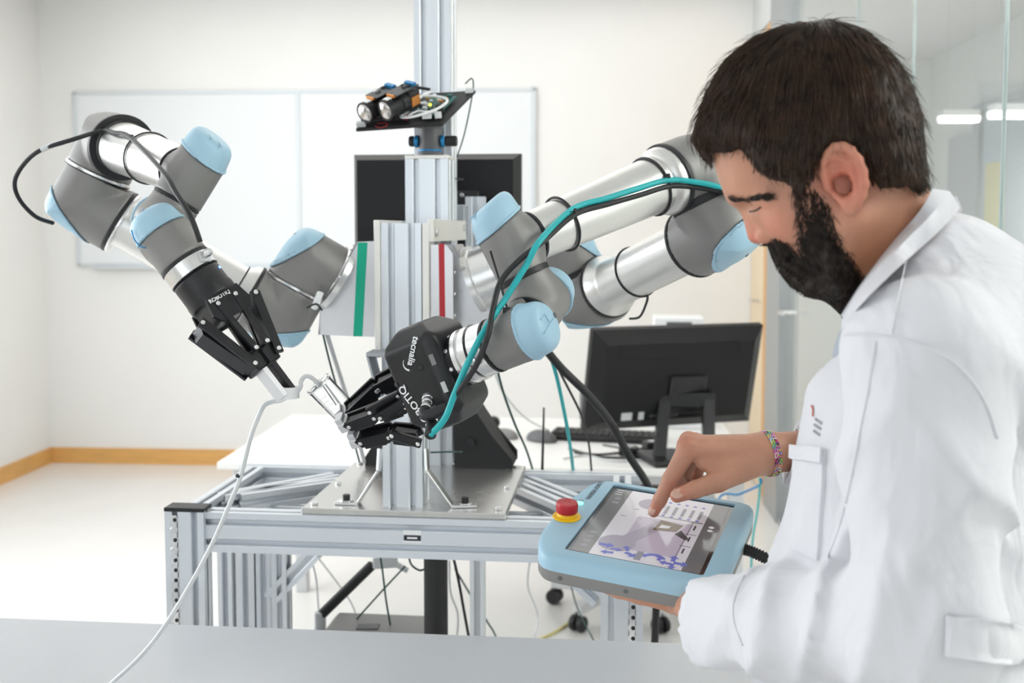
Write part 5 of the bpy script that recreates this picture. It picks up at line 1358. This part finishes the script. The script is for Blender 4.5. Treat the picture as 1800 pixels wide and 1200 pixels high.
lV, lQ = isomesh(hand_l, np.min(ptl, 0) - .035, np.max(ptl, 0) + .035, .0034)
# rest of the body below the clothes
SL, SR = bd(0, .185, 1.435), bd(0, -.185, 1.435)
EL = P(1618, 1105, .955); ER = A3(.60, 1.50, 1.175); WR = P(1400, 792, 1.53)
hipL, hipR = bd(-.01, .09, .92), bd(-.01, -.09, .92)
knL, knR = bd(.03, .10, .50), bd(.02, -.10, .50); anL, anR = bd(-.01, .10, .09), bd(-.02, -.11, .09)
body_f = s_uni(.06, s_cap(bd(.02, 0, 1.36), bd(.035, 0, 1.0), .095, .10), s_cap(SL, SR, .055), s_cap(SL, EL, .045, .038), s_cap(EL, wl_, .037, .028), s_cap(SR, ER, .045, .038), s_cap(ER, WR, .037, .028), s_cap(hipL, knL, .08, .052), s_cap(knL, anL, .05, .035), s_cap(hipR, knR, .08, .052), s_cap(knR, anR, .05, .035), s_cap(bd(0, 0, 1.4), neck_lo + UP * .03, .06, .056))
bV, bQ = isomesh(body_f, A3(.1, .80, .02), A3(.75, 1.70, 1.56), .016)
Vs, Qs, off = [], [], 0
for v, q in ((hV, hQ), (rV, rQ), (lV, lQ), (bV, bQ)):
    Vs.append(v); Qs.append(q + off); off += len(v)
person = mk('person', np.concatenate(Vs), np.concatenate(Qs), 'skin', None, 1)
_al = np.concatenate(Vs); _bl = np.zeros(len(_al)); _tn = np.zeros(len(_al))
for c_, r_, w_ in [(hd3(-.004, s * .085, .0), .030, .9) for s in (-1, 1)] + [(hd3(.092, 0, -.022), .018, .8)] + [(hd3(.066, s * .045, -.014), .026, .45) for s in (-1, 1)] + [(P(1149, 899, 1.492), .018, .6), (P(1190, 871, 1.462), .020, .5)] + [(P(K[k][0] - 3, K[k][1] - 10, K[k][2]), .014, .55) for k in 'imrl']:
    _bl = np.maximum(_bl, w_ * np.exp(-((_al - c_) ** 2).sum(1) / r_ ** 2))
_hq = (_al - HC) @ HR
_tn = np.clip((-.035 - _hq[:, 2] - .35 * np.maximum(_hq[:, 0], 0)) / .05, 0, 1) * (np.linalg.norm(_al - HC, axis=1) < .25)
for nm_, v_ in (('blush', _bl), ('tan', _tn)):
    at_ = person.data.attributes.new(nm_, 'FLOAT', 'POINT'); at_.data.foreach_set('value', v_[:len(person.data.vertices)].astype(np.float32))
_nt = M['skin'].node_tree; _b = _nt.nodes['Principled BSDF']; _src = _b.inputs['Base Color'].links[0].from_socket
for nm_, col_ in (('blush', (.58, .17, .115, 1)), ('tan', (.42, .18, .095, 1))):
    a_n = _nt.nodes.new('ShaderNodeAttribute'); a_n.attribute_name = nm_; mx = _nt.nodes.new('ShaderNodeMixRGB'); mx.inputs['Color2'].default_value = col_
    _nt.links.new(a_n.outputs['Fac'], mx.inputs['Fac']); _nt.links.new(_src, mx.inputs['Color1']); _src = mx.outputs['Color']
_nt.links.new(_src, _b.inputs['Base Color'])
tag(person, 'dark-haired bearded person in a white lab coat tapping the held touch screen', 'person')

# ---- hair, beard, brows
def poly_sdf(poly, x, z):
    P0 = np.array(poly); P1 = np.roll(P0, -1, 0); d = np.full(x.shape, 1e9); ins = np.zeros(x.shape, bool)
    for (ax, az), (bx, bz) in zip(P0, P1):
        ex, ez = bx - ax, bz - az; wx, wz = x - ax, z - az; t = np.clip((wx * ex + wz * ez) / (ex * ex + ez * ez), 0, 1)
        d = np.minimum(d, np.hypot(wx - ex * t, wz - ez * t)); c = ((az > z) != (bz > z)) & (x < (bx - ax) * (z - az) / (bz - az + 1e-12) + ax); ins ^= c
    return np.where(ins, -d, d)
hair_poly = [hpl(px, py, .06) for px, py in [(1180, 282), (1236, 292), (1262, 268), (1300, 262), (1316, 274), (1330, 300), (1352, 312), (1384, 318), (1398, 345), (1410, 350), (1420, 322), (1432, 300), (1440, 274), (1466, 256), (1496, 262), (1516, 290), (1530, 316), (1548, 326), (1590, 322), (1625, 335), (1680, 300), (1680, -60), (1180, -60)]]
beard_poly = [hpl(px, py, y) for px, py, y in [(1394, 338, .06), (1403, 380, .055), (1412, 400, .05), (1405, 420, .045), (1410, 448, .035), (1394, 447, .02), (1376, 432, .015), (1360, 424, .01), (1345, 434, 0), (1326, 480, 0), (1360, 530, 0), (1400, 560, 0), (1500, 566, .02), (1530, 500, .04), (1478, 436, .055), (1458, 400, .06), (1455, 366, .06), (1428, 338, .06)]]
hsil = [hpl(px, py) for px, py in [(1222, 245), (1236, 190), (1266, 126), (1310, 82), (1370, 52), (1440, 40), (1505, 56), (1560, 108), (1596, 180), (1610, 250), (1614, 300)]]
hsil = [tuple(v[:2]) for v in spline([(a, b, 0) for a, b in hsil], 5)]
hpoly2 = hsil + [(hsil[-1][0] + .02, hsil[-1][1] - .06), (.0, -.05), (.09, .0)]
def hair_f(p):
    q = (p - HC) @ HR; x, y, z = q[:, 0], q[:, 1], q[:, 2]
    prof_ = poly_sdf(hpoly2, x, z)
    # silhouette from the side, rounded off sideways by the skull
    side = np.abs(y) - (.087 - .30 * np.maximum(z - .06, 0) ** 1.15 - .10 * np.maximum(x - .055, 0) - .12 * np.maximum(-.07 - x, 0))
    d = smax(prof_, side, .075)
    d = smax(d, poly_sdf(hair_poly, x, z), .016)
    w = 2.2 * np.sin(z * 70 + y * 30)
    return d + .0010 * np.sin(x * 150 + w) * np.sin(y * 170 + z * 90)
hrV, hrQ = isomesh(hair_f, HC - A3(.17, .15, .12), HC + A3(.19, .15, .20), .0036, 1)
hair = mk('hair', hrV, hrQ, 'hair_brown', person, 1)
def beard_f(p):
    q = (p - HC) @ HR; x, y, z = q[:, 0], q[:, 1], q[:, 2]
    sd = poly_sdf(beard_poly, x, z)
    th = np.minimum(.0036 * np.clip((-.012 - z) / .03, .15, 1) + .011 * np.clip((-.045 - z) / .035, 0, 1) + .004 * np.clip((x - .05) / .025, 0, 1), -sd * .55) - .0012
    return skin_head(p) - th + .0009 * np.sin(x * 380) * np.sin(z * 420 + y * 200) * (sd < 0)
bdV, bdQ = isomesh(beard_f, HC - A3(.17, .12, .18), HC + A3(.10, .12, .05), .0034, 1)
_k = poly_sdf(beard_poly, *((bdV - HC) @ HR)[:, [0, 2]].T) < 0
_k &= skin_head(bdV) > -.0004
_m = -np.ones(len(bdV), int); _m[_k] = np.arange(_k.sum()); bdQ = _m[bdQ]; bdQ = bdQ[(bdQ >= 0).all(1)]; bdV = bdV[_k]
beard = mk('beard', bdV, bdQ, 'beard_dark', person, 1)
def strands(f, V, n, flow, length, r, seed, lift, name, mname, parent, npt=6, rad_j=.3, curl=0.15, edge=None):
    rng = np.random.default_rng(seed); idx = rng.integers(0, len(V), n); p = V[idx] + rng.normal(0, .0012, (n, 3)); L = length * rng.uniform(.55, 1.25, n)
    if edge is not None:
        q0 = (p - HC) @ HR; L = np.minimum(L, np.clip(-poly_sdf(edge, q0[:, 0], q0[:, 2]) * rng.uniform(.8, 1.2, n) + .007, .007, 1))
    cur = p.copy(); path = []; jit = rng.normal(0, curl, (n, 3))
    for i in range(npt):
        g = grad(f, cur, 4e-4); g /= np.linalg.norm(g, axis=1)[:, None] + 1e-9
        cur = cur - g * (f(cur) - lift * (i / (npt - 1)) - .0003)[:, None]
        path.append(cur.copy())
        d = flow((cur - HC) @ HR) @ HR.T + jit; d -= g * (d * g).sum(1)[:, None] * .9; d /= np.linalg.norm(d, axis=1)[:, None] + 1e-9
        cur = cur + d * (L / (npt - 1))[:, None]
    path = np.stack(path, 1)
    T = np.gradient(path, axis=1); T /= np.linalg.norm(T, axis=2)[:, :, None] + 1e-9
    g = np.tile(grad(f, path[:, 0], 4e-4)[:, None], (1, npt, 1)); X = np.cross(T, g); X /= np.linalg.norm(X, axis=2)[:, :, None] + 1e-9; Yq = np.cross(T, X)
    rr = r * rng.uniform(1 - rad_j, 1 + rad_j, n)[:, None] * np.array([.8] + [1] * (npt - 3) + [.75, .15])[None]
    rings = [path + (X * math.cos(t) + Yq * math.sin(t)) * rr[:, :, None] for t in (0, 2.094, 4.189)]
    Vv = np.stack(rings, 2).reshape(-1, 3)          # n, npt, 3
    base = (np.arange(n) * npt * 3)[:, None]
    quads = []
    for i in range(npt - 1):
        for k in range(3): quads.append(np.stack([base[:, 0] + i * 3 + k, base[:, 0] + i * 3 + (k + 1) % 3, base[:, 0] + (i + 1) * 3 + (k + 1) % 3, base[:, 0] + (i + 1) * 3 + k], 1))
    o = mk(name, Vv, np.concatenate(quads), mname, parent, 1); o['kind'] = 'stuff'; return o
crown = A3(-.045, 0, .15)
def hair_flow(q):
    d = q - crown; d = d / (np.linalg.norm(d, axis=1)[:, None] + 1e-6)
    out = d * .9 + A3(.35, 0, -.30); side = np.clip((np.abs(q[:, 1]) - .04) / .04, 0, 1)[:, None]
    out = out + side * A3(.10, 0, -.75); front = np.clip((q[:, 0] - .06) / .04, 0, 1)[:, None]; return out + front * A3(.1, 0, -.6)
hs = hrV[(np.abs(hair_f(hrV)) < .003)]
hq = (hs - HC) @ HR; hs = hs[(skin_head(hs) > .002)]
hair_walk = lambda p: np.minimum(hair_f(p), skin_head(p) - .001)
strands(hair_walk, hs, 700, hair_flow, .045, .00028, 13, .0100, 'loose_strands', 'hair_brown', hair, 7, curl=.25, edge=hair_poly)
strands(hair_walk, hs, 9500, hair_flow, .050, .00056, 3, .0036, 'hair_strands', 'hair_brown', hair, 7, curl=.07, edge=hair_poly)
_q = (hV - HC) @ HR; _sd = poly_sdf(beard_poly, _q[:, 0], _q[:, 2]); bs = hV[(_sd < .0035) & (head_all(hV) > -.002) & (np.abs(_q[:, 1]) < .075)]
def beard_flow(q): return np.tile(A3(.25, 0, -1.0), (len(q), 1)) + np.clip((q[:, :1] - .04) / .04, 0, 1) * A3(.2, 0, .0)
strands(lambda p: np.minimum(beard_f(p), skin_head(p)), bs, 6500, beard_flow, .011, .00034, 5, .0026, 'beard_strands', 'beard_dark', beard, 5, curl=.35)
def march(f, px, py, t0=.6, t1=2.2, out=0.0):
    d = nrm(ray(px, py)); t = np.linspace(t0, t1, 1601); pp = CAMP + t[:, None] * d; v = f(pp); i = int(np.argmax(v < 0))
    if v[i] >= 0: return None, None
    p = pp[i]; n = nrm(grad(f, p[None], 8e-4)[0]); return p + n * out, n
rb = np.random.default_rng(8); bp_ = []
for (a, b) in spline([(1284, 348, 0), (1300, 350, 0), (1318, 349, 0), (1336, 347, 0), (1348, 349, 0)], 14)[:, :2]:
    for _ in range(4):
        p, n = march(skin_head, a + rb.normal(0, 1.5), b + rb.normal(0, 1.5 - .9 * (a - 1284) / 64))
        if p is not None: bp_.append(p)
bp_ = np.array(bp_)
strands(skin_head, bp_, 230, lambda q: np.tile(A3(-.75, .5, -.05), (len(q), 1)), .009, .00036, 9, .0014, 'eyebrow', 'beard_dark', person, 5)
bpr = bp_ - ((bp_ - HC) @ Hy)[:, None] * Hy * 2
strands(skin_head, bpr, 230, lambda q: np.tile(A3(-.75, -.5, -.05), (len(q), 1)), .009, .00036, 10, .0014, 'eyebrow', 'beard_dark', person, 5)
lp = [march(skin_head, a, b, out=.0004)[0] for a, b in ((1318, 372), (1323, 371.5), (1328, 370), (1333, 367), (1338, 363))]
lp = [p for p in lp if p is not None]
MB().tube(spline(lp, 4), .0009, 5).build('eyelash', 'beard_dark', person, 1)
lpm = [p - 2 * np.dot(p - HC, Hy) * Hy for p in lp]
MB().tube(spline(lpm, 4), .0009, 5).build('eyelash', 'beard_dark', person, 1)
for (tip, dip, nr) in (((1149, 899, 1.492), (1160, 878, 1.490), .0058), ((1190, 871, 1.462), (1222, 860, 1.462), .0075)):
    a, b = P(*tip), P(*dip); d = nrm(a - b); nn = orth(A3(-.45, -.75, .3) if nr < .006 else A3(-.1, -.85, .5), d); sx_ = np.cross(d, nn)
    MB().ball(a - d * .002 + nn * (.0072 if nr < .006 else .0088), (nr * .95, nr * 1.25, .0014), np.stack([sx_, d, nn], 1), 16).build('fingernail', 'nail', person, 1)

# ---- lab coat
def s_ecap(a, b, ra, rb, R, sc):
    a = np.asarray(a, float); b = np.asarray(b, float); sc = np.asarray(sc, float); al, bl = (a @ R) / sc, (b @ R) / sc; g = s_cap(al, bl, ra, rb); k = sc.min()
    return lambda p: g((p @ R) / sc) * k
cuffL = P(1250, 1090, 1.205)
cuffR = P(1392, 792, 1.532)
torso = s_uni(.05, s_ecap(bd(.020, 0, 1.345), bd(.035, 0, 1.08), .122, .148, BRm, (1, 1.16, 1)), s_ecap(bd(.035, 0, 1.08), bd(.03, 0, .50), .148, .175, BRm, (1, 1.08, 1)),
              s_cap(bd(-.045, .06, 1.455), bd(-.03, .15, 1.425), .062, .066), s_cap(bd(-.045, -.06, 1.455), bd(-.03, -.15, 1.425), .062, .066), s_cap(bd(-.045, -.06, 1.45), bd(-.045, .06, 1.45), .075), s_cap(bd(-.005, 0, 1.505), bd(-.06, 0, 1.42), .070, .09), s_cap(bd(.005, .05, 1.492), bd(-.01, .16, 1.435), .066, .070), s_cap(bd(.005, -.05, 1.492), bd(-.01, -.16, 1.435), .066, .070))
fL_d = nrm(cuffL - EL); fR_d = nrm(cuffR - ER)
slL = s_uni(.03, s_cap(SL + BL * .005, EL, .080, .064), s_cap(EL, EL + (cuffL - EL) * .5, .066, .058), s_cap(EL + (cuffL - EL) * .5, cuffL + fL_d * .03, .058, .052))
slR = s_uni(.03, s_cap(SR - BL * .005, ER, .080, .064), s_cap(ER, cuffR + fR_d * .03, .064, .052))
def rdg(t): return (1 - np.abs(np.sin(t))) ** 1.6
def folds(p):
    q = (p - BC) @ BRm; f, l, z = q[:, 0], q[:, 1], q[:, 2]
    w1 = np.exp(-((p - (EL + fL_d * .06 + UP * .03)) ** 2).sum(1) / .010); t1 = (p - EL) @ nrm(fL_d + nrm(SL - EL) * .5)
    d = -.020 * w1 * rdg(t1 * 46 + 1.6 * np.sin(l * 22 + f * 17))
    w2 = np.exp(-((p - (SL - FBd * .08 - UP * .12)) ** 2).sum(1) / .014); d -= .017 * w2 * rdg((z * .75 - f * .8) * 34 + .9 * np.sin(l * 20))
    w3 = np.clip((1.36 - z) / .2, 0, 1); d -= .011 * w3 * rdg(l * 13 + f * 17 + 1.3 * np.sin(z * 7)) * (.6 + .4 * np.sin(z * 11 + f * 9))
    w4 = np.exp(-((p - (cuffL - fL_d * .11)) ** 2).sum(1) / .006); d -= .013 * w4 * rdg((p @ fL_d) * 44 + 1.5 * np.sin(z * 34))
    w5 = np.exp(-((p - (SL * .45 + EL * .55)) ** 2).sum(1) / .020); d -= .011 * w5 * rdg((f * .8 + z * .35) * 30 + .8 * np.sin(z * 14))
    d += .0030 * np.sin(f * 27 + 2.0 * np.sin(z * 13 + l * 7)) * np.sin(z * 17 + l * 11)
    return d + .005
def coat_solid(p):
    d = smin(smin(torso(p), slL(p), .008), slR(p), .02)
    return d + folds(p)
vneck = s_ell(bd(.085, 0, 1.470), (.080, .062, .115), BRm)
def coat_f(p):
    d = coat_solid(p)
    d = smax(d, -vneck(p), .008)
    for cu_, dr_ in ((cuffL, fL_d), (cuffR, fR_d)):
        # open the cuffs: cut flat and hollow
        near = np.linalg.norm(p - cu_, axis=1) - .09
        cut = smax((p - cu_) @ -dr_ * -1 - .0, near, .0); cutp = smax(((p - cu_) @ dr_) * -1, near, .0)
        d = smax(d, -cutp, .002)
    hol = s_uni(.0, s_cap(cuffL - fL_d * .01, cuffL + fL_d * .06, .034, .036), s_cap(cuffR - fR_d * .01, cuffR + fR_d * .06, .036, .038))
    d = smax(d, -hol(p), .002)
    d = smax(d, .52 - p[:, 2], .004)
    return d
cV, cQ = isomesh(coat_f, A3(.12, .78, .50), A3(.80, 1.72, 1.62), .0078)
coat = mk('lab_coat', cV, cQ, 'coat_white', person, 1)
def patch(name, pix, out, th, m_, parent, nsub=8):
    """cloth patch laid on the coat: four pixel corners, subdivided and draped"""
    c = [np.array(q, float) for q in pix]; V = []; ok = True
    for i in range(nsub + 1):
        for j in range(nsub + 1):
            a, b = i / nsub, j / nsub; q = (c[0] * (1 - a) + c[1] * a) * (1 - b) + (c[3] * (1 - a) + c[2] * a) * b
            p, n = march(coat_f, q[0], q[1], out=out)
            if p is None: p = P(q[0], q[1], 1.1) if not V else np.array(V[-1]) 
            V.append(p)
    V = np.array(V).reshape(nsub + 1, nsub + 1, 3)
    for _ in range(3):
        S = V.copy(); S[1:-1, 1:-1] = (V[:-2, 1:-1] + V[2:, 1:-1] + V[1:-1, :-2] + V[1:-1, 2:]) / 4; V = S
    N = nsub + 1; n0 = nrm(np.cross(V[-1, 0] - V[0, 0], V[0, -1] - V[0, 0])); n0 = n0 if n0[1] < 0 else -n0
    F = V.reshape(-1, 3); B = F - n0 * th; Fc = []
    for i in range(nsub):
        for j in range(nsub):
            a = i * N + j; Fc += [(a, a + 1, a + N + 1, a + N), (N * N + a, N * N + a + N, N * N + a + N + 1, N * N + a + 1)]
    bnd = [j for j in range(N)] + [i * N + N - 1 for i in range(1, N)] + [(N - 1) * N + j for j in range(N - 2, -1, -1)] + [i * N for i in range(N - 2, 0, -1)]
    for k in range(len(bnd)): a, b = bnd[k], bnd[(k + 1) % len(bnd)]; Fc.append((a, b, b + N * N, a + N * N))
    return mk(name, np.concatenate([F, B]), Fc, m_, parent, 40)
def seam(name, pix, r, out=.0006):
    pts = []
    for a, b in spline([(x, y, 0) for x, y in pix], 8)[:, :2]:
        p, n = march(coat_f, a, b, out=out)
        if p is not None: pts.append(p)
    if len(pts) > 2: MB().tube(pts, r, 5).build(name, 'coat_white', coat, 1)
patch('breast_pocket', [(1400, 786), (1452, 792), (1440, 985), (1392, 960)], .004, .004, 'coat_white', coat)
patch('pocket_hem', [(1399, 784), (1453, 790), (1452, 816), (1398, 808)], .0050, .003, 'coat_white', coat, 6)
patch('waist_belt', [(1668, 1078), (1830, 1108), (1830, 1168), (1664, 1150)], .006, .005, 'coat_white', coat)
seam('shoulder_seam', [(1486, 588), (1520, 588), (1560, 592), (1620, 606), (1680, 640), (1728, 700), (1752, 770)], .0014)
seam('yoke_seam', [(1600, 420), (1588, 480), (1578, 530), (1568, 588)], .0012)
seam('sleeve_seam', [(1540, 600), (1528, 680), (1512, 760), (1495, 850), (1475, 930), (1455, 980)], .0012)
seam('cuff_hem', [(1308, 1012), (1292, 1050), (1290, 1090), (1306, 1134)], .0012)
mat('logo_red', (0.55, 0.10, 0.05), 0.6)
mat('print_grey', (0.35, 0.35, 0.38), 0.6)
p, n = march(coat_f, 1427, 728, out=.0012)
if p is not None:
    e1 = orth(A3(.8, -.5, 0), n); e2 = np.cross(n, e1); e2 = e2 if e2[2] > 0 else -e2; e1 = np.cross(e2, n)
    sw = [(math.cos(t) * .007, math.sin(t) * .010) for t in np.linspace(-.3, 1.7, 9)] + [(math.cos(t) * .0045, math.sin(t) * .007 + .001) for t in np.linspace(1.7, -.3, 9)]
    MB().prism(sw, p, e1, e2, n, 0, .0005).build('embroidered_swoosh', 'logo_red', coat)
for k, (a, b) in enumerate(((1440, 740), (1438, 750), (1437, 761))):
    p, n = march(coat_f, a, b, out=.0012)
    if p is not None:
        e1 = orth(A3(.8, -.5, -.25), n); e2 = np.cross(n, e1)
        for j in range(4): MB().box(p + e1 * (j - 1.5) * .0042, (.0014, .0014, .0003), np.stack([e1, e2, n], 1)).build('embroidered_letter', 'print_grey', coat)
# collar and lapels: strip between an edge at the neck and a folded outer edge
def collar_pts(pix, f, out):
    r_ = []
    for a, b in pix:
        p, n = march(f, a, b, out=out); r_.append(p if p is not None else P(a, b, 1.03))
    return r_
both = lambda p: np.minimum(coat_f(p), skin_head(p) - .002)
inn = [(1640, 331), (1606, 372), (1566, 418), (1530, 462), (1504, 502), (1488, 545)]
out_ = [(1684, 380), (1650, 420), (1614, 456), (1574, 496), (1530, 540), (1478, 578)]
a_ = spline(collar_pts(inn, both, .008), 6); b_ = spline(collar_pts(out_, coat_f, .009), 6)
mid = [(x + y) / 2 + nrm(A3(-.1, -.7, .5)) * .012 for x, y in zip(a_, b_)]
def strip(rows, th, name):
    rows = [np.array(r_) for r_ in rows]; n = len(rows[0]); V = np.concatenate(rows + [r_ + A3(.15, .8, -.45) * th for r_ in rows]); m_ = len(rows); Fc = []
    for i in range(m_ - 1):
        for k in range(n - 1):
            a = i * n + k; Fc += [(a, a + 1, a + n + 1, a + n), (m_ * n + a, m_ * n + a + n, m_ * n + a + n + 1, m_ * n + a + 1)]
    bnd = list(range(n)) + [i * n + n - 1 for i in range(1, m_)] + [(m_ - 1) * n + k for k in range(n - 2, -1, -1)] + [i * n for i in range(m_ - 2, 0, -1)]
    for k in range(len(bnd)): a, b = bnd[k], bnd[(k + 1) % len(bnd)]; Fc.append((a, b, b + m_ * n, a + m_ * n))
    return mk(name, V, Fc, 'coat_white', coat, 50)
strip([a_, mid, b_], .003, 'collar')
mir = lambda pts: [p - 2 * np.dot(p - BC, BL) * BL for p in np.array(pts)]
V_ = [mir(a_), mir(mid), mir(b_)]
strip(V_, .003, 'collar')
mat('shirt_grey', (0.42, 0.46, 0.52), 0.8, noise=.05, nscale=60, bump=.1, bscale=700)
iso('shirt', s_int(.006, s_ecap(bd(.012, 0, 1.40), bd(.02, 0, 1.12), .098, .106, BRm, (1, 1.1, 1)), s_half(bd(0, 0, 1.455), UP), s_half(bd(0, 0, 1.10), -UP)), bd(0, 0, 1.05) - A3(.2, .2, 0), bd(0, 0, 1.05) + A3(.2, .2, .46), .010, 'shirt_grey', person)
# legs
iso('trousers', s_uni(.03, s_cap(hipL, knL, .098, .072), s_cap(knL, anL, .07, .055), s_cap(hipR, knR, .098, .072), s_cap(knR, anR, .07, .055), s_cap(bd(0, -.05, .95), bd(0, .05, .95), .12)), A3(.2, .85, .04), A3(.75, 1.5, 1.08), .014, 'trousers_blue', person)
for an_ in (anL, anR):
    c = A3(an_[0], an_[1], 0) + FBd * .06
    f = s_int(.01, s_uni(.03, s_ell(c + UP * .03, (.145, .048, .055), BRm), s_cap(an_ - UP * .02, an_ + UP * .03, .045)), s_half(c + UP * .002, -UP))
    iso('shoe', f, c - .18, c + A3(.18, .18, .16), .008, 'shoe_black', person)

# ---- loom-band bracelet
wc_ = P(1351, 797, 1.521); wax = nrm(P(1420, 792, 1.535) - P(1345, 795, 1.521)); wax = nrm(wax + A3(0, 0, .12))
br = thing('loom_bracelet', 'rainbow loom-band bracelet around the pointing wrist', 'bracelet', wc_)
bc = [(.85, .05, .35), (.55, .75, .05), (.03, .03, .03), (.0, .55, .40), (.45, .10, .55), (.95, .55, .05), (.95, .25, .55), (.15, .45, .85), (.75, .85, .75)]
for i, c in enumerate(bc): mat('loom_%d' % i, c, .35)
x_, y_, z_ = basis(wax)
Rl = .0325
for k in range(44):
    t = 2 * math.pi * k / 44; rad = x_ * math.cos(t) + y_ * math.sin(t); tan = -x_ * math.sin(t) + y_ * math.cos(t)
    for s in (-1, 1):
        c = wc_ + rad * Rl + z_ * s * .0026; dd = nrm(tan + z_ * s * .55); o2 = np.cross(dd, rad)
        pts = [c + dd * math.cos(u) * .0044 + o2 * math.sin(u) * .0020 + rad * .0008 * math.sin(2 * u) for u in np.linspace(0, 2 * math.pi, 12, endpoint=False)]
        MB().tube(pts, .0007, 5, True).build('rubber_loop', 'loom_%d' % ((k * 5 // 3 + (s > 0)) % 9), br, 1)

for pre, grp in (('desk_lead', 'loose leads on the white desk'), ('computer_mouse', 'computer mice on the white desk'), ('articulated_robot', 'robot arms of the stand'), ('corridor_lamp', 'linear lamps in the corridor'), ('power_adapter', 'adapters on the white desk'), ('left_drop_cable', 'cables dropping behind the clear cup')):
    for o in scene.objects:
        if o.parent is None and o.type != 'LIGHT' and o.name.split('.')[0] == pre: o['group'] = grp
